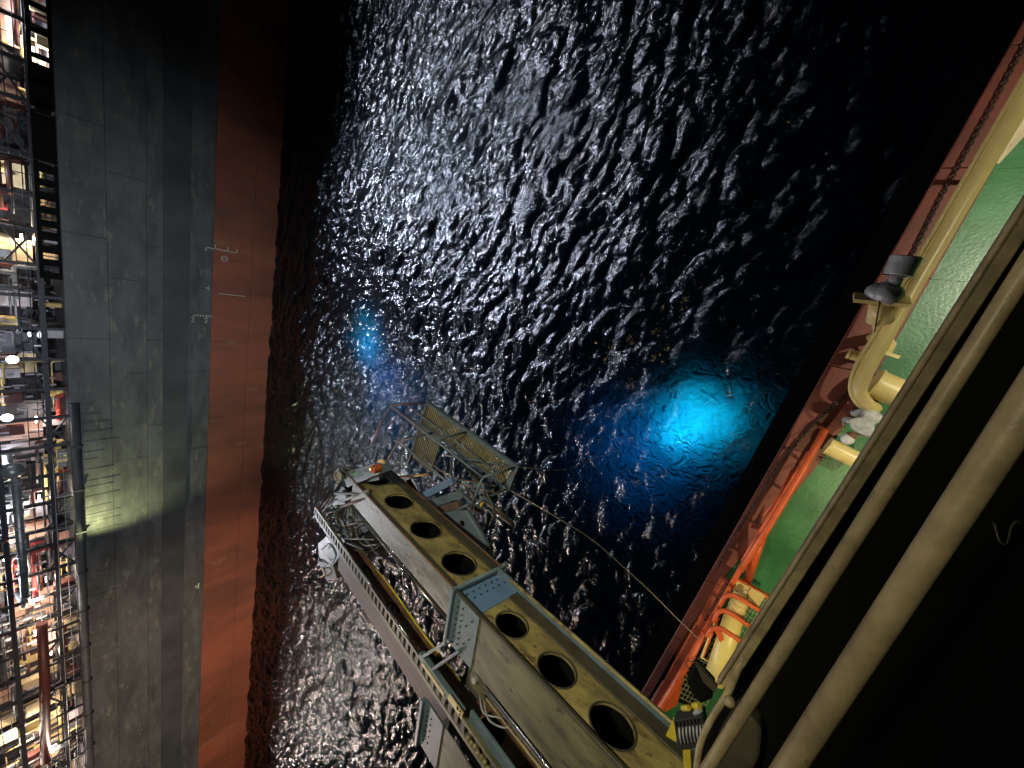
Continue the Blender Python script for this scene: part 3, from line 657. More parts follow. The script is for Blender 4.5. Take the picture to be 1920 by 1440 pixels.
MB().cyl(P(1378, 1150, 8.95), P(1340, 1275, 9.1), 0.225, 0.25, n=24).build('pipe', M['brightyellow'], yp)
MB().bar(P(1376, 1108, 8.85), P(1396, 1124, 8.85), 0.09, 0.07).build('lever', M['buff'], yp)
MB().bar(P(1400, 1108, 8.85), P(1386, 1118, 8.85), 0.09, 0.07).build('lever', M['buff'], yp)
for k, (a, c, e) in enumerate((((1349, 1135), (1366, 1109), (1424, 1145)), ((1338, 1165), (1352, 1139), (1406, 1174)), ((1325, 1192), (1342, 1172), (1388, 1202)))):
    t = thing('orange_hoop', P(*c, 8.6), ['uppermost orange hoop bent over the yellow pipe', 'middle orange hoop bent over the yellow pipe', 'lowest orange hoop over the yellow pipe, with a square lug'][k], 'hoop', 'orange hoops over the yellow pipe')
    MB().tube(smooth([P(*a, 9.15), P((a[0]+c[0]*2)/3, (a[1]+c[1]*2)/3, 9.22), P((c[0]*3+e[0])/4, (c[1]*3+e[1])/4, 9.25), P(*e, 9.25)], 5), 0.058, 12).build('tube', M['orange'], t)
    MB().cyl(P(*e, 9.25), P(*e, 8.55), 0.05, n=10).build('leg', M['orange'], t)
    if k == 2: MB().prism([P(1340, 1180, 9.2), P(1348, 1176, 9.2), P(1358, 1197, 9.2), P(1350, 1202, 9.2)], (0,0,.05)).build('lug', M['orange'], t)
t = thing('cream_hand_rail', P(1330, 1200, 8.5), 'thin cream bent rail beside the yellow pipe', 'railing')
MB().tube(smooth([P(1350, 1145, 9.0), P(1340, 1168, 9.0), P(1317, 1228, 9.0), P(1318, 1234, 9.0), P(1333, 1243, 9.0)], 5), 0.026, 8).build('rail', M['cream'], t)
MB().bar(P(1348, 1160, 8.95), P(1318, 1232, 8.95), 0.03, 0.06).build('toe_strip', M['orange'], t)

# orange edge beam below, with bolted doubler plates
eb = thing('orange_edge_beam', P(1290, 1250, 8.0), 'long bright orange edge beam at the vessel side', 'beam')
MB().bar(P(1392, 1060, 8.7), P(1305, 1212, 8.7), 0.12, 0.12).build('beam', M['orange'], eb, bevel=0.02)
MB().tube([P(1322, 1186, 8.8), P(1262, 1290, 8.8), P(1224, 1350, 8.8)], 0.095, 14).build('tube', M['orange'], eb)
MB().prism([P(1352, 1080, 8.6), P(1376, 1092, 8.6), P(1232, 1345, 8.6), P(1216, 1330, 8.6)], (0,0,-.06)).build('web_plate', M['redorange'], eb)
MB().prism([P(1270, 1270, 8.65), P(1300, 1220, 8.65), P(1306, 1228, 8.65), P(1284, 1262, 8.65), P(1270, 1322, 8.65), P(1246, 1336, 8.65), P(1252, 1300, 8.65)], (0,0,-.03)).build('gusset', M['orange'], eb)
for k, (a, c) in enumerate((((1352, 1098), (1310, 1170)), ((1306, 1182), (1264, 1252)), ((1248, 1278), (1212, 1336)))):
    t = thing('doubler_plate', P(*a, 7.5), ['highest of the three bolted maroon side plates', 'middle bolted maroon side plate', 'lowest bolted maroon side plate, nearest the gangway beam'][k], 'plate', 'bolted side plates')
    a1, c1_ = P(*a, 8.05), P(*c, 8.05); d_ = (c1_-a1).normalized(); s_ = Vector((-d_.y, d_.x, 0)); s_ = s_ if s_.x < 0 else -s_
    MB().prism([a1, c1_, c1_+s_*0.30-Vector((0,0,.12)), a1+s_*0.30-Vector((0,0,.12))], (0, 0, 0.04)).build('plate', M['shell'], t, bevel=0.01)
    for j in range(5): 
        pp = a1+(c1_-a1)*(j+.5)/5+s_*0.2+Vector((0,0,-.03)); MB().cyl(pp, pp+Vector((0,0,.05)), 0.022, n=8).build('bolt', M['chain'], t)
t = thing('studded_strip', P(1345, 1110, 8.3), 'row of dark studs along the orange edge beam', 'strip')
for j in range(14):
    p = P(1366-3.4*j, 1090+5.4*j, 8.78); MB().cyl(p, p+Vector((0,0,.05)), 0.03, n=6).build('stud', M['chain'], t)
for k, (x, y) in enumerate(((1302, 1166), (1244, 1256))):
    p = P(x, y, 7.0); t = thing('tyre_fender', p, ['upper black tyre fender hanging on the vessel side', 'lower black tyre fender hanging on the vessel side'][k], 'tyre', 'tyre fenders')
    pts = [p+Vector((0.24*math.cos(a), 0.24*math.sin(a), 0)) for a in np.linspace(0, 2*math.pi, 20)]
    MB().tube(pts, 0.09, 10).build('tyre', M['rubber'], t)
    MB().cyl(p, p+Vector((0.3, 0.05, 1.1)), 0.012, n=6).build('lanyard', M['rope'], t)
t = thing('black_hose', P(1290, 1240, 8.9), 'thin black hose looped over the orange tube', 'hose')
MB().tube(smooth([P(1318, 1232, 9.0), P(1296, 1240, 8.98), P(1288, 1237, 8.95), P(1288, 1247, 9.0), P(1296, 1262, 8.8)], 6), 0.012, 6).build('hose', M['rubber'], t)

# ------------------------------------------------------------------ floodlight on bracket, platform edge, rails near the camera
t = thing('finned_floodlight', P(1290, 1375, 16.5), 'black finned floodlight on a yellow bracket beside the gangway', 'floodlight')
fz = 16.6
MB().prism([P(1262, 1352, fz), P(1318, 1342, fz), P(1330, 1400, fz), P(1272, 1408, fz)], (0,0,-.12)).build('housing', M['dark'], t, bevel=0.01)
for k in range(8):
    x = 1274+k*6.5
    MB().tube(smooth([P(x, 1364-k*.7, fz+.02), P(x+0.5, 1380-k*.7, fz+.05), P(x+4, 1395-k*.7, fz+.02)], 4), 0.009, 6).build('fin', M['galv'], t)
for k in range(7):
    MB().bar(P(1268+k*7, 1354-k, fz+.01), P(1269+k*7, 1362-k, fz+.01), 0.008).build('vent_rib', M['black'], t)
MB().prism([P(1262, 1350, fz-.2), P(1270, 1350, fz-.2), P(1268, 1392, fz-.2), P(1248, 1380, fz-.2)], (0,0,-.03)).build('bracket', M['yellow'], t)
MB().prism([P(1280, 1404, fz-.1), P(1294, 1402, fz-.1), P(1296, 1440, fz-.1), P(1282, 1440, fz-.1)], (0,0,-.03)).build('bracket', M['yellow'], t)
for (x, y, r) in ((1286, 1326, 0.022), (1306, 1322, 0.026)):
    p = P(x, y, fz); MB().cyl(p-Vector((.02,.03,0)), p+Vector((.02,.03,0.02)), r, n=10).build('cable_gland', M['yellow'], t)
MB().cyl(P(1303, 1338, fz), P(1312, 1330, fz+.03), 0.022, n=10).build('plug', M['galv'], t)
t = thing('lamp_hood', P(1310, 1300, 17), 'black conical hood with a grey blade next to the platform edge', 'hood')
MB().prism([P(1303, 1243, 16.6), P(1340, 1282, 16.6), P(1336, 1312, 16.6), P(1313, 1321, 16.6), P(1297, 1303, 16.6), P(1286, 1276, 16.6)], (0,0,-.08)).build('hood', M['black'], t, bevel=0.02)
MB().prism([P(1303, 1244, 17.3), P(1313, 1252, 17.3), P(1345, 1290, 17.3), P(1340, 1299, 17.3), P(1318, 1278, 17.3)], (0,0,-.03)).build('blade', M['flange'], t)

# black platform hiding the deck on the right
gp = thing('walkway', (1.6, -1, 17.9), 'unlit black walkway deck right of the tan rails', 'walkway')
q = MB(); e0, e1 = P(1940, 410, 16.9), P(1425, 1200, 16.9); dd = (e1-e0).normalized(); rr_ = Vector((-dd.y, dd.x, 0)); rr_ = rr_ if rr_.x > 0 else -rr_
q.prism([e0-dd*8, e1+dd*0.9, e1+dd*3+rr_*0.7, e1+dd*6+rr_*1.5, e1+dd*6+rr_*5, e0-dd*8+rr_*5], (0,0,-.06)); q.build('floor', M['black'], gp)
rp = thing('tan_railing', P(1500, 1150, 18.4), 'three tan steel rails with worn paint in the right foreground', 'railing')
def rail2(p0, p1, r, z, nm, m, ext=(2.5, 1.2), dents=False):
    a, c = P(*p0, z), P(*p1, z); d_ = (c-a).normalized(); MB().tube([a-d_*ext[0], a, (a+c)/2, c, c+d_*ext[1]], r, 28).build(nm, m, rp)
# edge channel (flat sided), mid rail, top rail
a, c = P(1918, 410, 17.2), P(1409, 1200, 17.2); d_ = (c-a).normalized()
MB().bar(a-d_*3.5, c+d_*0.40, 0.080, 0.05).build('edge_channel', M['tube'], rp, bevel=0.008)
MB().cyl(a-d_*3.5+Vector((-.028,0,.024)), c+d_*0.40+Vector((-.028,0,.024)), 0.014, n=12).build('edge_bead', M['tube'], rp)
rail2((1785, 720), (1403, 1320), 0.0200, 18.6, 'mid_rail', M['tube'], (3.0, 1.6))
rail2((1920, 764), (1556, 1320), 0.0190, 19.25, 'top_rail', M['tube'], (1.6, .8))
pst = smooth([P(1395, 1225, 17.2), P(1366, 1296, 17.25), P(1334, 1348, 17.25), P(1312, 1400, 17.25), P(1304, 1470, 17.25)], 6)
MB().tube(pst, 0.022, 14).build('bent_end', M['tube'], rp)
MB().sphere(P(1368, 1316, 17.32), 0.034, n=12, m=8).build('weld_knuckle', M['tube'], rp)
t = thing('grey_cabinet', P(1400, 1400, 17.6), 'smooth grey box with a rounded corner under the tan rails', 'box')
MB().prism([P(1350, 1390, 17.05), P(1385, 1335, 17.05), P(1412, 1348, 17.05), P(1430, 1372, 17.05), P(1426, 1420, 17.05), P(1390, 1500, 17.05), P(1300, 1500, 17.05)], (0,0,-.5)).build('box', M['flange'], t, bevel=0.03)
t = thing('wire_guard', P(1880, 1000, 8.0), 'faint bent wire guard in the dark at the right edge', 'guard')
MB().tube(smooth([P(1861, 980, 16.95), P(1866, 985, 16.95), P(1874, 1014, 16.95), P(1888, 1019, 16.95), P(1896, 990, 16.95), P(1905, 978, 16.95), P(1915, 982, 16.95)], 3), 0.005, 6).build('wire', M['flange'], t)

# ------------------------------------------------------------------ gangway boom
BO = Vector((-2.81, -4.23, 16.0))
BU = ray(250, 460).normalized(); BV = BU.cross(Vector((0,0,1))).normalized()
if BV.y > 0: BV = -BV
BW = BU.cross(BV)
if BW.z < 0: BW = -BW
def G(u, v, w): return BO+BU*u+BV*v+BW*w
def gbox(q, u0, u1, v0, v1, w0, w1): return q.box(G((u0+u1)/2, (v0+v1)/2, (w0+w1)/2), BU*(u1-u0)/2, BV*(v1-v0)/2, BW*(w1-w0)/2)
gw = thing('gangway', BO, 'telescopic steel gangway boom reaching from the vessel towards the tanker', 'gangway')
def holed_web(name, u0, u1, v, w0, w1, holes, th, m, rim=None):
    """a plate in the u-w plane at v with round holes; holes = [(u, w, ru, rw)] sorted by u"""
    q = MB(); xs = [u0]
    for i in range(len(holes)-1): xs.append((holes[i][0]+holes[i+1][0])/2)
    xs.append(u1); n = 40
    for i, (hu, hw, ru, rw) in enumerate(holes):
        a0, a1 = xs[i], xs[i+1]; inner = []; outer = []
        for k in range(n):
            t_ = 2*math.pi*k/n; c, s = math.cos(t_), math.sin(t_)
            inner.append((hu+ru*c, hw+rw*s))
            sc = min(((a1-hu)/c if c > 1e-9 else (a0-hu)/c if c < -1e-9 else 1e9), ((w1-hw)/s if s > 1e-9 else (w0-hw)/s if s < -1e-9 else 1e9))
            outer.append([hu+c*sc, hw+s*sc])
        for (cu, cw) in ((a0, w0), (a1, w0), (a0, w1), (a1, w1)):
            k = min(range(n), key=lambda j: (outer[j][0]-cu)**2+(outer[j][1]-cw)**2); outer[k] = [cu, cw]
        vs = [G(a, v, b2) for a, b2 in inner]+[G(a, v, b2) for a, b2 in outer]
        vs += [G(a, v+th, b2) for a, b2 in inner]+[G(a, v+th, b2) for a, b2 in outer]
        fs = []
        for k in range(n):
            k2 = (k+1) % n
            fs += [(k, k2, n+k2, n+k), (2*n+k2, 2*n+k, 3*n+k, 3*n+k2), (k2, k, 2*n+k, 2*n+k2)]
        q.add(vs, fs)
    o = q.build(name, m, gw)
    for (hu, hw, ru, rw) in (holes if rim else []):
        pts = [G(hu+(ru+0.01)*math.cos(t_), v-0.006, hw+(rw+0.01)*math.sin(t_)) for t_ in np.linspace(0, 2*math.pi, 33)]
        MB().tube(pts, 0.012, 6, cap=False).build('hole_rim', rim, gw)
    return o
# right outer girder
holed_web('outer_web', -5.4, -0.48, 0.02, -0.62, -0.02, [(-4.95, -.31, .25, .22), (-4.10, -.31, .25, .22), (-3.28, -.31, .25, .22), (-2.46, -.31, .25, .22), (-1.67, -.31, .24, .215), (-0.86, -.31, .23, .205)][0:6], 0.025, M['olive'], M['flange'])
gbox(MB(), -0.475, 0.0, 0.018, 0.045, -0.98, -0.02).build('collar_side_plate', M['blue'], gw)
gbox(MB(), -5.4, -0.0, 0.0, 0.80, -0.018, 0.0).build('outer_top_plate', M['olive2'], gw)
gbox(MB(), -0.55, 0.0, -0.004, 0.83, 0.003, 0.016).build('collar_top_plate', M['bluegrey'], gw)
gbox(MB(), -5.4, -0.0, -0.03, 0.02, -0.045, 0.004).build('corner_bar', M['flange'], gw, bevel=0.008)
gbox(MB(), -5.4, -0.48, -0.015, 0.015, -0.78, -0.60).build('lower_web_band', M['flange'], gw, bevel=0.006)
gbox(MB(), -5.4, 0.0, -0.10, 0.75, -0.83, -0.80).build('outer_bottom_plate', M['bluegrey'], gw)
MB().cyl(G(-5.4, -0.10, -0.79), G(-0.3, -0.10, -0.79), 0.022, n=10).build('edge_tube', M['olive'], gw)
gbox(MB(), -5.4, 0.0, 0.78, 0.80, -0.8, -0.02).build('outer_rear_web', M['olive2'], gw)
gbox(MB(), -5.4, -0.02, 0.50, 0.52, -0.79, -0.03).build('hole_shade_sheet', M['black'], gw)  # black sheets added inside the girders as the shade behind the holes
gbox(MB(), -5.4, -0.02, 0.06, 0.50, -0.79, -0.77).build('hole_shade_sheet', M['black'], gw)
gbox(MB(), 0.1, 4.6, 0.50, 0.52, -1.0, -0.12).build('hole_shade_sheet', M['black'], gw)
gbox(MB(), 0.1, 4.6, 0.14, 0.50, -1.0, -0.98).build('hole_shade_sheet', M['black'], gw)
gbox(MB(), -5.4, 0.0, 0.80, 0.86, -0.16, -0.10).build('guide_rail', M['bluegrey'], gw, bevel=0.008)
# end frame of the collar
q = MB()
gbox(q, 0.0, 0.07, -0.07, 0.90, 0.0, 0.075); gbox(q, 0.0, 0.07, -0.07, 0.0, -1.0, 0.0); gbox(q, 0.0, 0.07, -0.10, -0.07, -1.03, -0.93)
q.build('end_frame', M['bluegrey'], gw, bevel=0.012)
for (u, v) in [(-0.09, 0.06+0.1*k) for k in range(8)]+[(-0.2, 0.11+0.1*k) for k in range(7)]+[(-0.32, .3), (-.32, .6), (-.42, .15), (-.42, .45)]:
    MB().cyl(G(u, v, 0.016), G(u, v, 0.03), 0.014, n=6).build('bolt', M['dark'], gw)
for (u, w) in [(-0.09, -0.12-0.12*k) for k in range(7)]+[(-0.2, -0.18-0.12*k) for k in range(6)]:
    MB().cyl(G(u, 0.018, w), G(u, 0.004, w), 0.014, n=6).build('bolt', M['dark'], gw)
# right inner girder (paler, slides inside)
ho = [(0.62, -.50, .30, .27), (1.72, -.53, .30, .27), (2.84, -.56, .30, .27), (3.93, -.56, .30, .27)]
holed_web('inner_web', 0.07, 4.62, 0.10, -0.86, -0.18, ho, 0.025, M['olive'], M['flange'])
gbox(MB(), 0.07, 4.62, 0.085, 0.112, -0.18, -0.09).build('inner_upper_band', M['flange'], gw, bevel=0.006)
gbox(MB(), 0.07, 4.62, 0.06, 0.10, -1.04, -0.86).build('inner_lower_band', M['flange'], gw, bevel=0.006)
MB().cyl(G(0.07, 0.05, -1.03), G(4.62, 0.05, -1.03), 0.014, n=8).build('lower_edge_bead', M['rust'], gw)
MB().cyl(G(0.07, 0.085, -0.095), G(4.62, 0.085, -0.095), 0.014, n=8).build('upper_edge_bead', M['rust'], gw)
gbox(MB(), 0.07, 4.05, 0.10, 0.60, -0.10, -0.082).build('inner_top_plate', M['paleplate'], gw)
gbox(MB(), 0.07, 4.6, 0.10, 0.60, -1.04, -1.02).build('inner_bottom_plate', M['dark'], gw)
gbox(MB(), 0.07, 4.6, 0.58, 0.60, -1.02, -0.10).build('inner_rear_web', M['flange'], gw)
for v, m in ((0.645, 'chrome'), (0.70, 'dark'), (0.75, 'chrome')):
    MB().cyl(G(0.0, v, -0.12), G(3.75, v, -0.12), 0.020, n=10).build('guide_rod', M[m], gw)
# hydraulic cylinder and hoses next to the collar
MB().cyl(G(-5.4, 1.03, -0.12), G(-0.78, 1.03, -0.12), 0.045, n=16).build('cylinder_barrel', M['dark'], gw)
MB().cyl(G(-5.4, 0.96, -0.08), G(-0.80, 0.96, -0.08), 0.016, n=10).build('guide_rod', M['chrome'], gw)
MB().cyl(G(-5.4, 1.10, -0.08), G(-0.85, 1.10, -0.08), 0.016, n=10).build('guide_rod', M['olive'], gw)
MB().cyl(G(-5.4, 0.89, -0.10), G(0.0, 0.89, -0.10), 0.016, n=10).build('guide_rod', M['chrome'], gw)
gbox(MB(), -0.80, -0.45, 0.92, 1.25, -0.30, -0.10).build('cylinder_head', M['olive2'], gw, bevel=0.02)
MB().cyl(G(-0.60, 1.02, -0.10), G(-0.60, 1.02, -0.03), 0.05, n=14).build('cap_nut', M['galv'], gw, bevel=0.01)
gbox(MB(), -0.62, -0.25, 1.25, 1.55, -0.34, -0.24).build('valve_block', M['flange'], gw, bevel=0.02)
for k in range(2):
    MB().tube(smooth([G(-0.7-0.1*k, 1.2, -0.1), G(-0.9-.1*k, 1.25, -0.02), G(-1.1-.1*k, 1.2+.06*k, -0.12), G(-1.3, 1.15, -0.2)], 5), 0.012, 6).build('hydraulic_hose', M['galv'], gw)
# cross bars from collar to ladder rack
for a, c in ((G(0.56, 1.60, 0.02), G(-0.05, 0.74, 0.04)), (G(0.28, 1.60, 0.02), G(-0.30, 0.72, 0.04))):
    MB().bar(a, c, 0.05, 0.05).build('cross_bar', M['bluegrey'], gw, bevel=0.008)
gbox(MB(), -0.55, 0.62, 1.55, 1.63, -0.04, 0.05).build('rack_clamp', M['bluegrey'], gw, bevel=0.01)
gbox(MB(), -0.14, 0.50, 1.63, 1.69, 0.03, 0.06).build('tag_plate', M['cream'], gw)
gbox(MB(), -0.60, -0.26, 1.50, 1.60, 0.055, 0.075).build('tag_plate', M['cream'], gw)
q = MB()
for a in ((-0.5, 1.50), (-0.57, 1.50), (-0.5, 1.53), (-0.57, 1.56)): gbox(q, a[0], a[0]+.03, a[1], a[1]+.02, 0.076, 0.082)
q.build('tag_print', M['black'], gw)
# perforated rack (cable ladder)
rackv0, rackv1 = 1.70, 1.98
def rv(u): return 0.035*max(0, u)           # opens very slightly towards the tip
gbox(MB(), -5.4, 6.0, 1.70, 1.76, -0.06, 0.0).build('rack_side', M['olive2'], gw, bevel=0.006)
gbox(MB(), -5.4, 6.0, 1.92, 2.0, -0.06, 0.0).build('rack_side', M['olive2'], gw, bevel=0.006)
u = -5.4; k = 0
while u < 6.0:
    gbox(MB(), u, u+0.085, 1.76, 1.92, -0.045, -0.004).build('rack_rung', M['flange'], gw); u += 0.165; k += 1
gbox(MB(), -5.4, -0.62, 1.52, 1.70, -0.10, -0.05).build('rack_gutter', M['bluegrey'], gw, bevel=0.01)
MB().cyl(G(0.5, 1.66, -0.0), G(4.2, 1.66, -0.0), 0.018, n=10).build('guide_rod', M['chrome'], gw)
# chain links along the rack
q = MB()
u = -5.3
while u < -0.7:
    q.sphere(G(u, 1.86+0.02*math.sin(u*31), -0.0), 0.035, 1.0, 1.3, 0.7, 8, 5); u += 0.075
o = q.build('drag_chain', M['olive'], gw); o['kind'] = 'stuff'
# left girders
gbox(MB(), 0.0, 4.9, 2.35, 2.95, -0.30, -0.28).build('left_inner_top', M['brown'], gw)
gbox(MB(), 0.0, 4.9, 2.02, 2.35, -0.34, -0.31).build('left_inner_shelf', M['flange'], gw)
holed_web('left_inner_web', -0.3, 4.6, 2.0, -0.50, -0.10, [(0.75, -.27, .2, .13), (2.1, -.27, .2, .13), (3.4, -.27, .2, .13)], 0.02, M['rust'])
gbox(MB(), -0.3, 4.6, 2.12, 2.14, -0.5, -0.1).build('left_shade_sheet', M['black'], gw)  # black sheet added as shade behind the left inner holes
MB().tube([G(0.1, 1.97, -0.47), G(1.2, 1.97, -0.45), G(2.6, 1.97, -0.49), G(3.3, 1.97, -0.47)], 0.018, 8).build('yellow_hose', M['yellow'], gw)
gbox(MB(), 0.0, 4.9, 2.93, 2.95, -0.6, -0.31).build('left_rear_web', M['dark'], gw)
gbox(MB(), -5.4, 0.35, 2.28, 3.15, -0.05, -0.03).build('left_outer_top', M['olive2'], gw)
gbox(MB(), -0.15, 0.35, 2.27, 3.16, -0.028, -0.012).build('left_collar_plate', M['bluegrey'], gw)
q = MB(); gbox(q, 0.35, 0.42, 2.30, 3.22, -0.04, 0.05); gbox(q, 0.35, 0.42, 3.16, 3.22, -0.7, -0.04); q.build('left_end_frame', M['bluegrey'], gw, bevel=0.012)
for (u, v) in [(0.25, 2.4+0.1*k) for k in range(7)]+[(0.14, 2.45+0.12*k) for k in range(5)]:
    MB().cyl(G(u, v, -0.012), G(u, v, 0.002), 0.014, n=6).build('bolt', M['dark'], gw)
holed_web('left_outer_web', -5.4, -0.32, 1.98, -0.75, -0.07, [(-4.6, -.40, .24, .2), (-3.6, -.40, .24, .2), (-2.6, -.40, .24, .2), (-1.62, -.40, .24, .2), (-0.8, -.40, .22, .2)], 0.02, M['rust'])
gbox(MB(), -5.4, -0.32, 2.2, 2.22, -0.8, -0.06).build('left_shade_sheet', M['black'], gw)  # black sheet added as shade behind the left outer holes

# ---- tip machinery
ti = thing('gangway_tip', G(4.6, 1.0, 0), 'cluttered steel tip of the gangway with drums, struts and hoses', 'gangway tip')
def T(px, py, w_=-0.2):
    r = ray(px, py); k = ((BO-CAM).dot(BW)+w_)/r.dot(BW); return CAM+r*k
# end box
MB().prism([T(640, 888, -.1), T(700, 868, -.1), T(712, 888, -.1), T(650, 915, -.1)], (0,0,-.35)).build('end_box', M['bluegrey'], ti, bevel=0.02)
MB().prism([T(628, 905, -.15), T(648, 915, -.15), T(650, 945, -.15), T(618, 950, -.15)], (0,0,-.3)).build('side_plate', M['bluegrey'], ti, bevel=0.02)
p = T(634, 893, .02); MB().cyl(p, p+Vector((0,0,-.25)), 0.10, n=18).build('sheave', M['olive'], ti, bevel=0.01)
p = T(634, 893, .06); MB().tube([p+Vector((.13*math.cos(a), .13*math.sin(a), 0)) for a in np.linspace(0, 6.28, 20)], 0.025, 8).build('sheave_rim', M['galv'], ti)
for a, c, r, m in (((636, 873), (654, 893), .018, 'bluegrey'), ((603, 965), (624, 930), .02, 'galv'), ((600, 967), (640, 955), .018, 'bluegrey'), ((628, 925), (690, 925), .03, 'bluegrey'),
                   ((640, 950), (692, 932), .035, 'brown'), ((636, 942), (690, 920), .03, 'galv'), ((612, 915), (606, 955), .02, 'dark'), ((645, 1010), (700, 1012), .012, 'galv'),
                   ((650, 1018), (680, 1030), .02, 'bluegrey'), ((590, 970), (640, 905), .03, 'dark'), ((618, 918), (590, 968), .025, 'dark'), ((650, 985), (690, 975), .02, 'flange')):
    MB().cyl(T(*a, -.05), T(*c, -.12), r, n=10).build('strut', M[m], ti)
for k, (pts, r, m) in enumerate((([(650, 930), (662, 960), (668, 1000), (682, 1022), (710, 1020)], .012, 'olive2'), ([(625, 985), (650, 975), (665, 1000)], .012, 'dark'), ([(650, 900), (655, 940), (645, 975), (655, 1000)], .016, 'dark'),
     ([(628, 960), (640, 985), (660, 990), (680, 985)], .014, 'olive2'), ([(640, 1005), (662, 1030), (690, 1035), (715, 1022)], .012, 'olive2'))):
    MB().tube(smooth([T(x, y, -.1-.05*k) for x, y in pts], 5), r, 7).build('hose', M[m], ti)
rnd = random.Random(3)
for k in range(26):
    x, y = rnd.uniform(608, 660), rnd.uniform(915, 1005); p = T(x, y, rnd.uniform(-.5, -.1))
    d_ = Vector((rnd.uniform(-1,1), rnd.uniform(-1,1), rnd.uniform(-.4,.4))).normalized()*rnd.uniform(.06, .2)
    MB().cyl(p-d_, p+d_, rnd.uniform(.015, .05), n=10).build('fitting', M[rnd.choice(['galv', 'bluegrey', 'dark', 'flange', 'olive2'])], ti)
MB().prism([T(645, 935, -.3), T(690, 925, -.3), T(712, 985, -.3), T(660, 1010, -.3), T(625, 960, -.3)], (0,0,-.1)).build('base_plate', M['dark'], ti)
MB().prism([T(660, 960, -.4), T(705, 985, -.4), T(745, 1040, -.4), T(700, 1045, -.4), T(650, 1010, -.4)], (0,0,-.1)).build('base_plate', M['dark'], ti)
MB().prism([T(612, 1005, -.5), T(640, 1040, -.5), T(622, 1062, -.5), T(598, 1045, -.5), T(596, 1020, -.5)], (0,0,-.06)).build('white_guard', M['paleplate'], ti, bevel=0.01)
MB().tube(smooth([T(604, 1030, -.4), T(618, 1020, -.4), T(630, 1040, -.4), T(618, 1058, -.4), T(605, 1050, -.4)], 5), .03, 8).build('guard_hoop', M['bluegrey'], ti)
MB().tube(smooth([T(598, 1068, -.45), T(606, 1066, -.4), T(609, 1076, -.4), T(602, 1082, -.45)], 5), .025, 8).build('hook', M['olive'], ti)
MB().prism([T(594, 1050, -.5), T(625, 1062, -.5), T(632, 1085, -.5), T(612, 1090, -.5)], (0,0,-.2)).build('end_block', M['flange'], ti, bevel=0.02)
# amber beacon and tape
p = T(712, 877, .05)
be = thing('beacon', p, 'small amber beacon on the corner of the gangway tip', 'beacon')
MB().cyl(p, p+Vector((0,0,.16)), 0.09, 0.075, n=16).build('dome', M['amber'], be, bevel=0.015)
MB().cyl(p+Vector((-.07,-.02,.12)), p+Vector((-.07,-.02,.165)), 0.022, n=8).build('bulb', M['beacon'], be)
MB().prism([T(706, 866, .1), T(715, 861, .1), T(720, 870, .1)], (0,0,-.04)).build('reflector', M['cream'], be)
t = thing('green_tape', T(664, 888, .05), 'scrap of green tape on the gangway tip', 'tape')
MB().prism([T(658, 890, .03), T(674, 884, .03), T(675, 887, .03), T(660, 893, .03)], (0,0,-.01)).build('strip', M['gtag'], t)

# ---- landing cage with grating (right of the tip)
cg = thing('landing_cage', P(870, 850, 13.0), 'blue grey tubular landing cage with a yellow grating floor beside the gangway tip', 'platform')
HU = Vector((-0.98, 0.19, 0)).normalized(); HV = Vector((-0.19, -0.98, 0)).normalized()
def Cc(u_, v_, z): return BO*1.0+HU*u_+HV*v_+Vector((0,0,z-16.0))
U0, U1, F0, F1 = 1.41, 4.52, 1.22, 4.24
vt0, vt1, vf0, vf1, zt, zf = -0.46, 0.20, -0.58, 0.02, 14.0, 13.08
c_ = lambda u_, v_, z: Cc(u_, v_, z)
tops = [(c_(U0,vt0,zt), c_(U1,vt0,zt)), (c_(U0,vt1,zt), c_(U1-.6,vt1,zt)), (c_(U0,vt0,zt), c_(U0,vt1,zt))]
for a, c in tops: MB().cyl(a, c, 0.028, n=10).build('top_rail', M['bluegrey'], cg)
posts = [(c_(U0,vt0,zt), c_(F0,vf0,zf)), (c_(U0,vt1,zt), c_(F0,vf1,zf)), (c_(U1,vt0,zt), c_(F1,vf0,zf)), (c_(U1-.6,vt1,zt), c_(F1-.5,vf1,zf)),
         (c_(2.9,vt0,zt), c_(2.75,vf0,zf)), (c_(U1,vt0,zt), c_(U1+.3,vt1+.6,zt)), (c_(U1-.6,vt1,zt), c_(U1-.4,vt1+.7,zt))]
for a, c in posts: MB().cyl(a, c, 0.026, n=10).build('post', M['bluegrey'], cg)
MB().cyl(c_(F0,vf0,zf+.02), c_(2.9,vf1+.05,13.5), 0.022, n=8).build('brace', M['bluegrey'], cg)
MB().cyl(c_(U0,vt0,zt-.45), c_(U1,vt0,zt-.45), 0.018, n=8).build('mid_rail', M['bluegrey'], cg)
MB().bar(c_(F0,vf0,zf), c_(F1,vf0,zf), 0.09, 0.10).build('floor_beam', M['bluegrey'], cg, bevel=0.01)
MB().bar(c_(F0,vf0-.03,zf), c_(F0,vf1+.02,zf), 0.13, 0.10).build('floor_beam', M['bluegrey'], cg, bevel=0.01)
MB().bar(c_(F0,vf1,zf), c_(F1,vf1,zf), 0.09, 0.09).build('floor_beam', M['bluegrey'], cg, bevel=0.01)
MB().bar(c_(F1,vf0,zf), c_(F1,1.25,zf), 0.06, 0.08).build('floor_beam', M['bluegrey'], cg)
k = F0+0.08
while k < F1-0.02:
    MB().bar(c_(k,vf0+.05,zf), c_(k,vf1-.05,zf), 0.022, 0.035).build('grating_bar', M['grating'], cg); k += 0.062
for vv in np.linspace(vf0+.1, vf1-.1, 6): MB().bar(c_(F0+.05,vv,zf-.005), c_(F1-.05,vv,zf-.005), 0.012, 0.02).build('grating_rod', M['grating'], cg)
k = 3.45
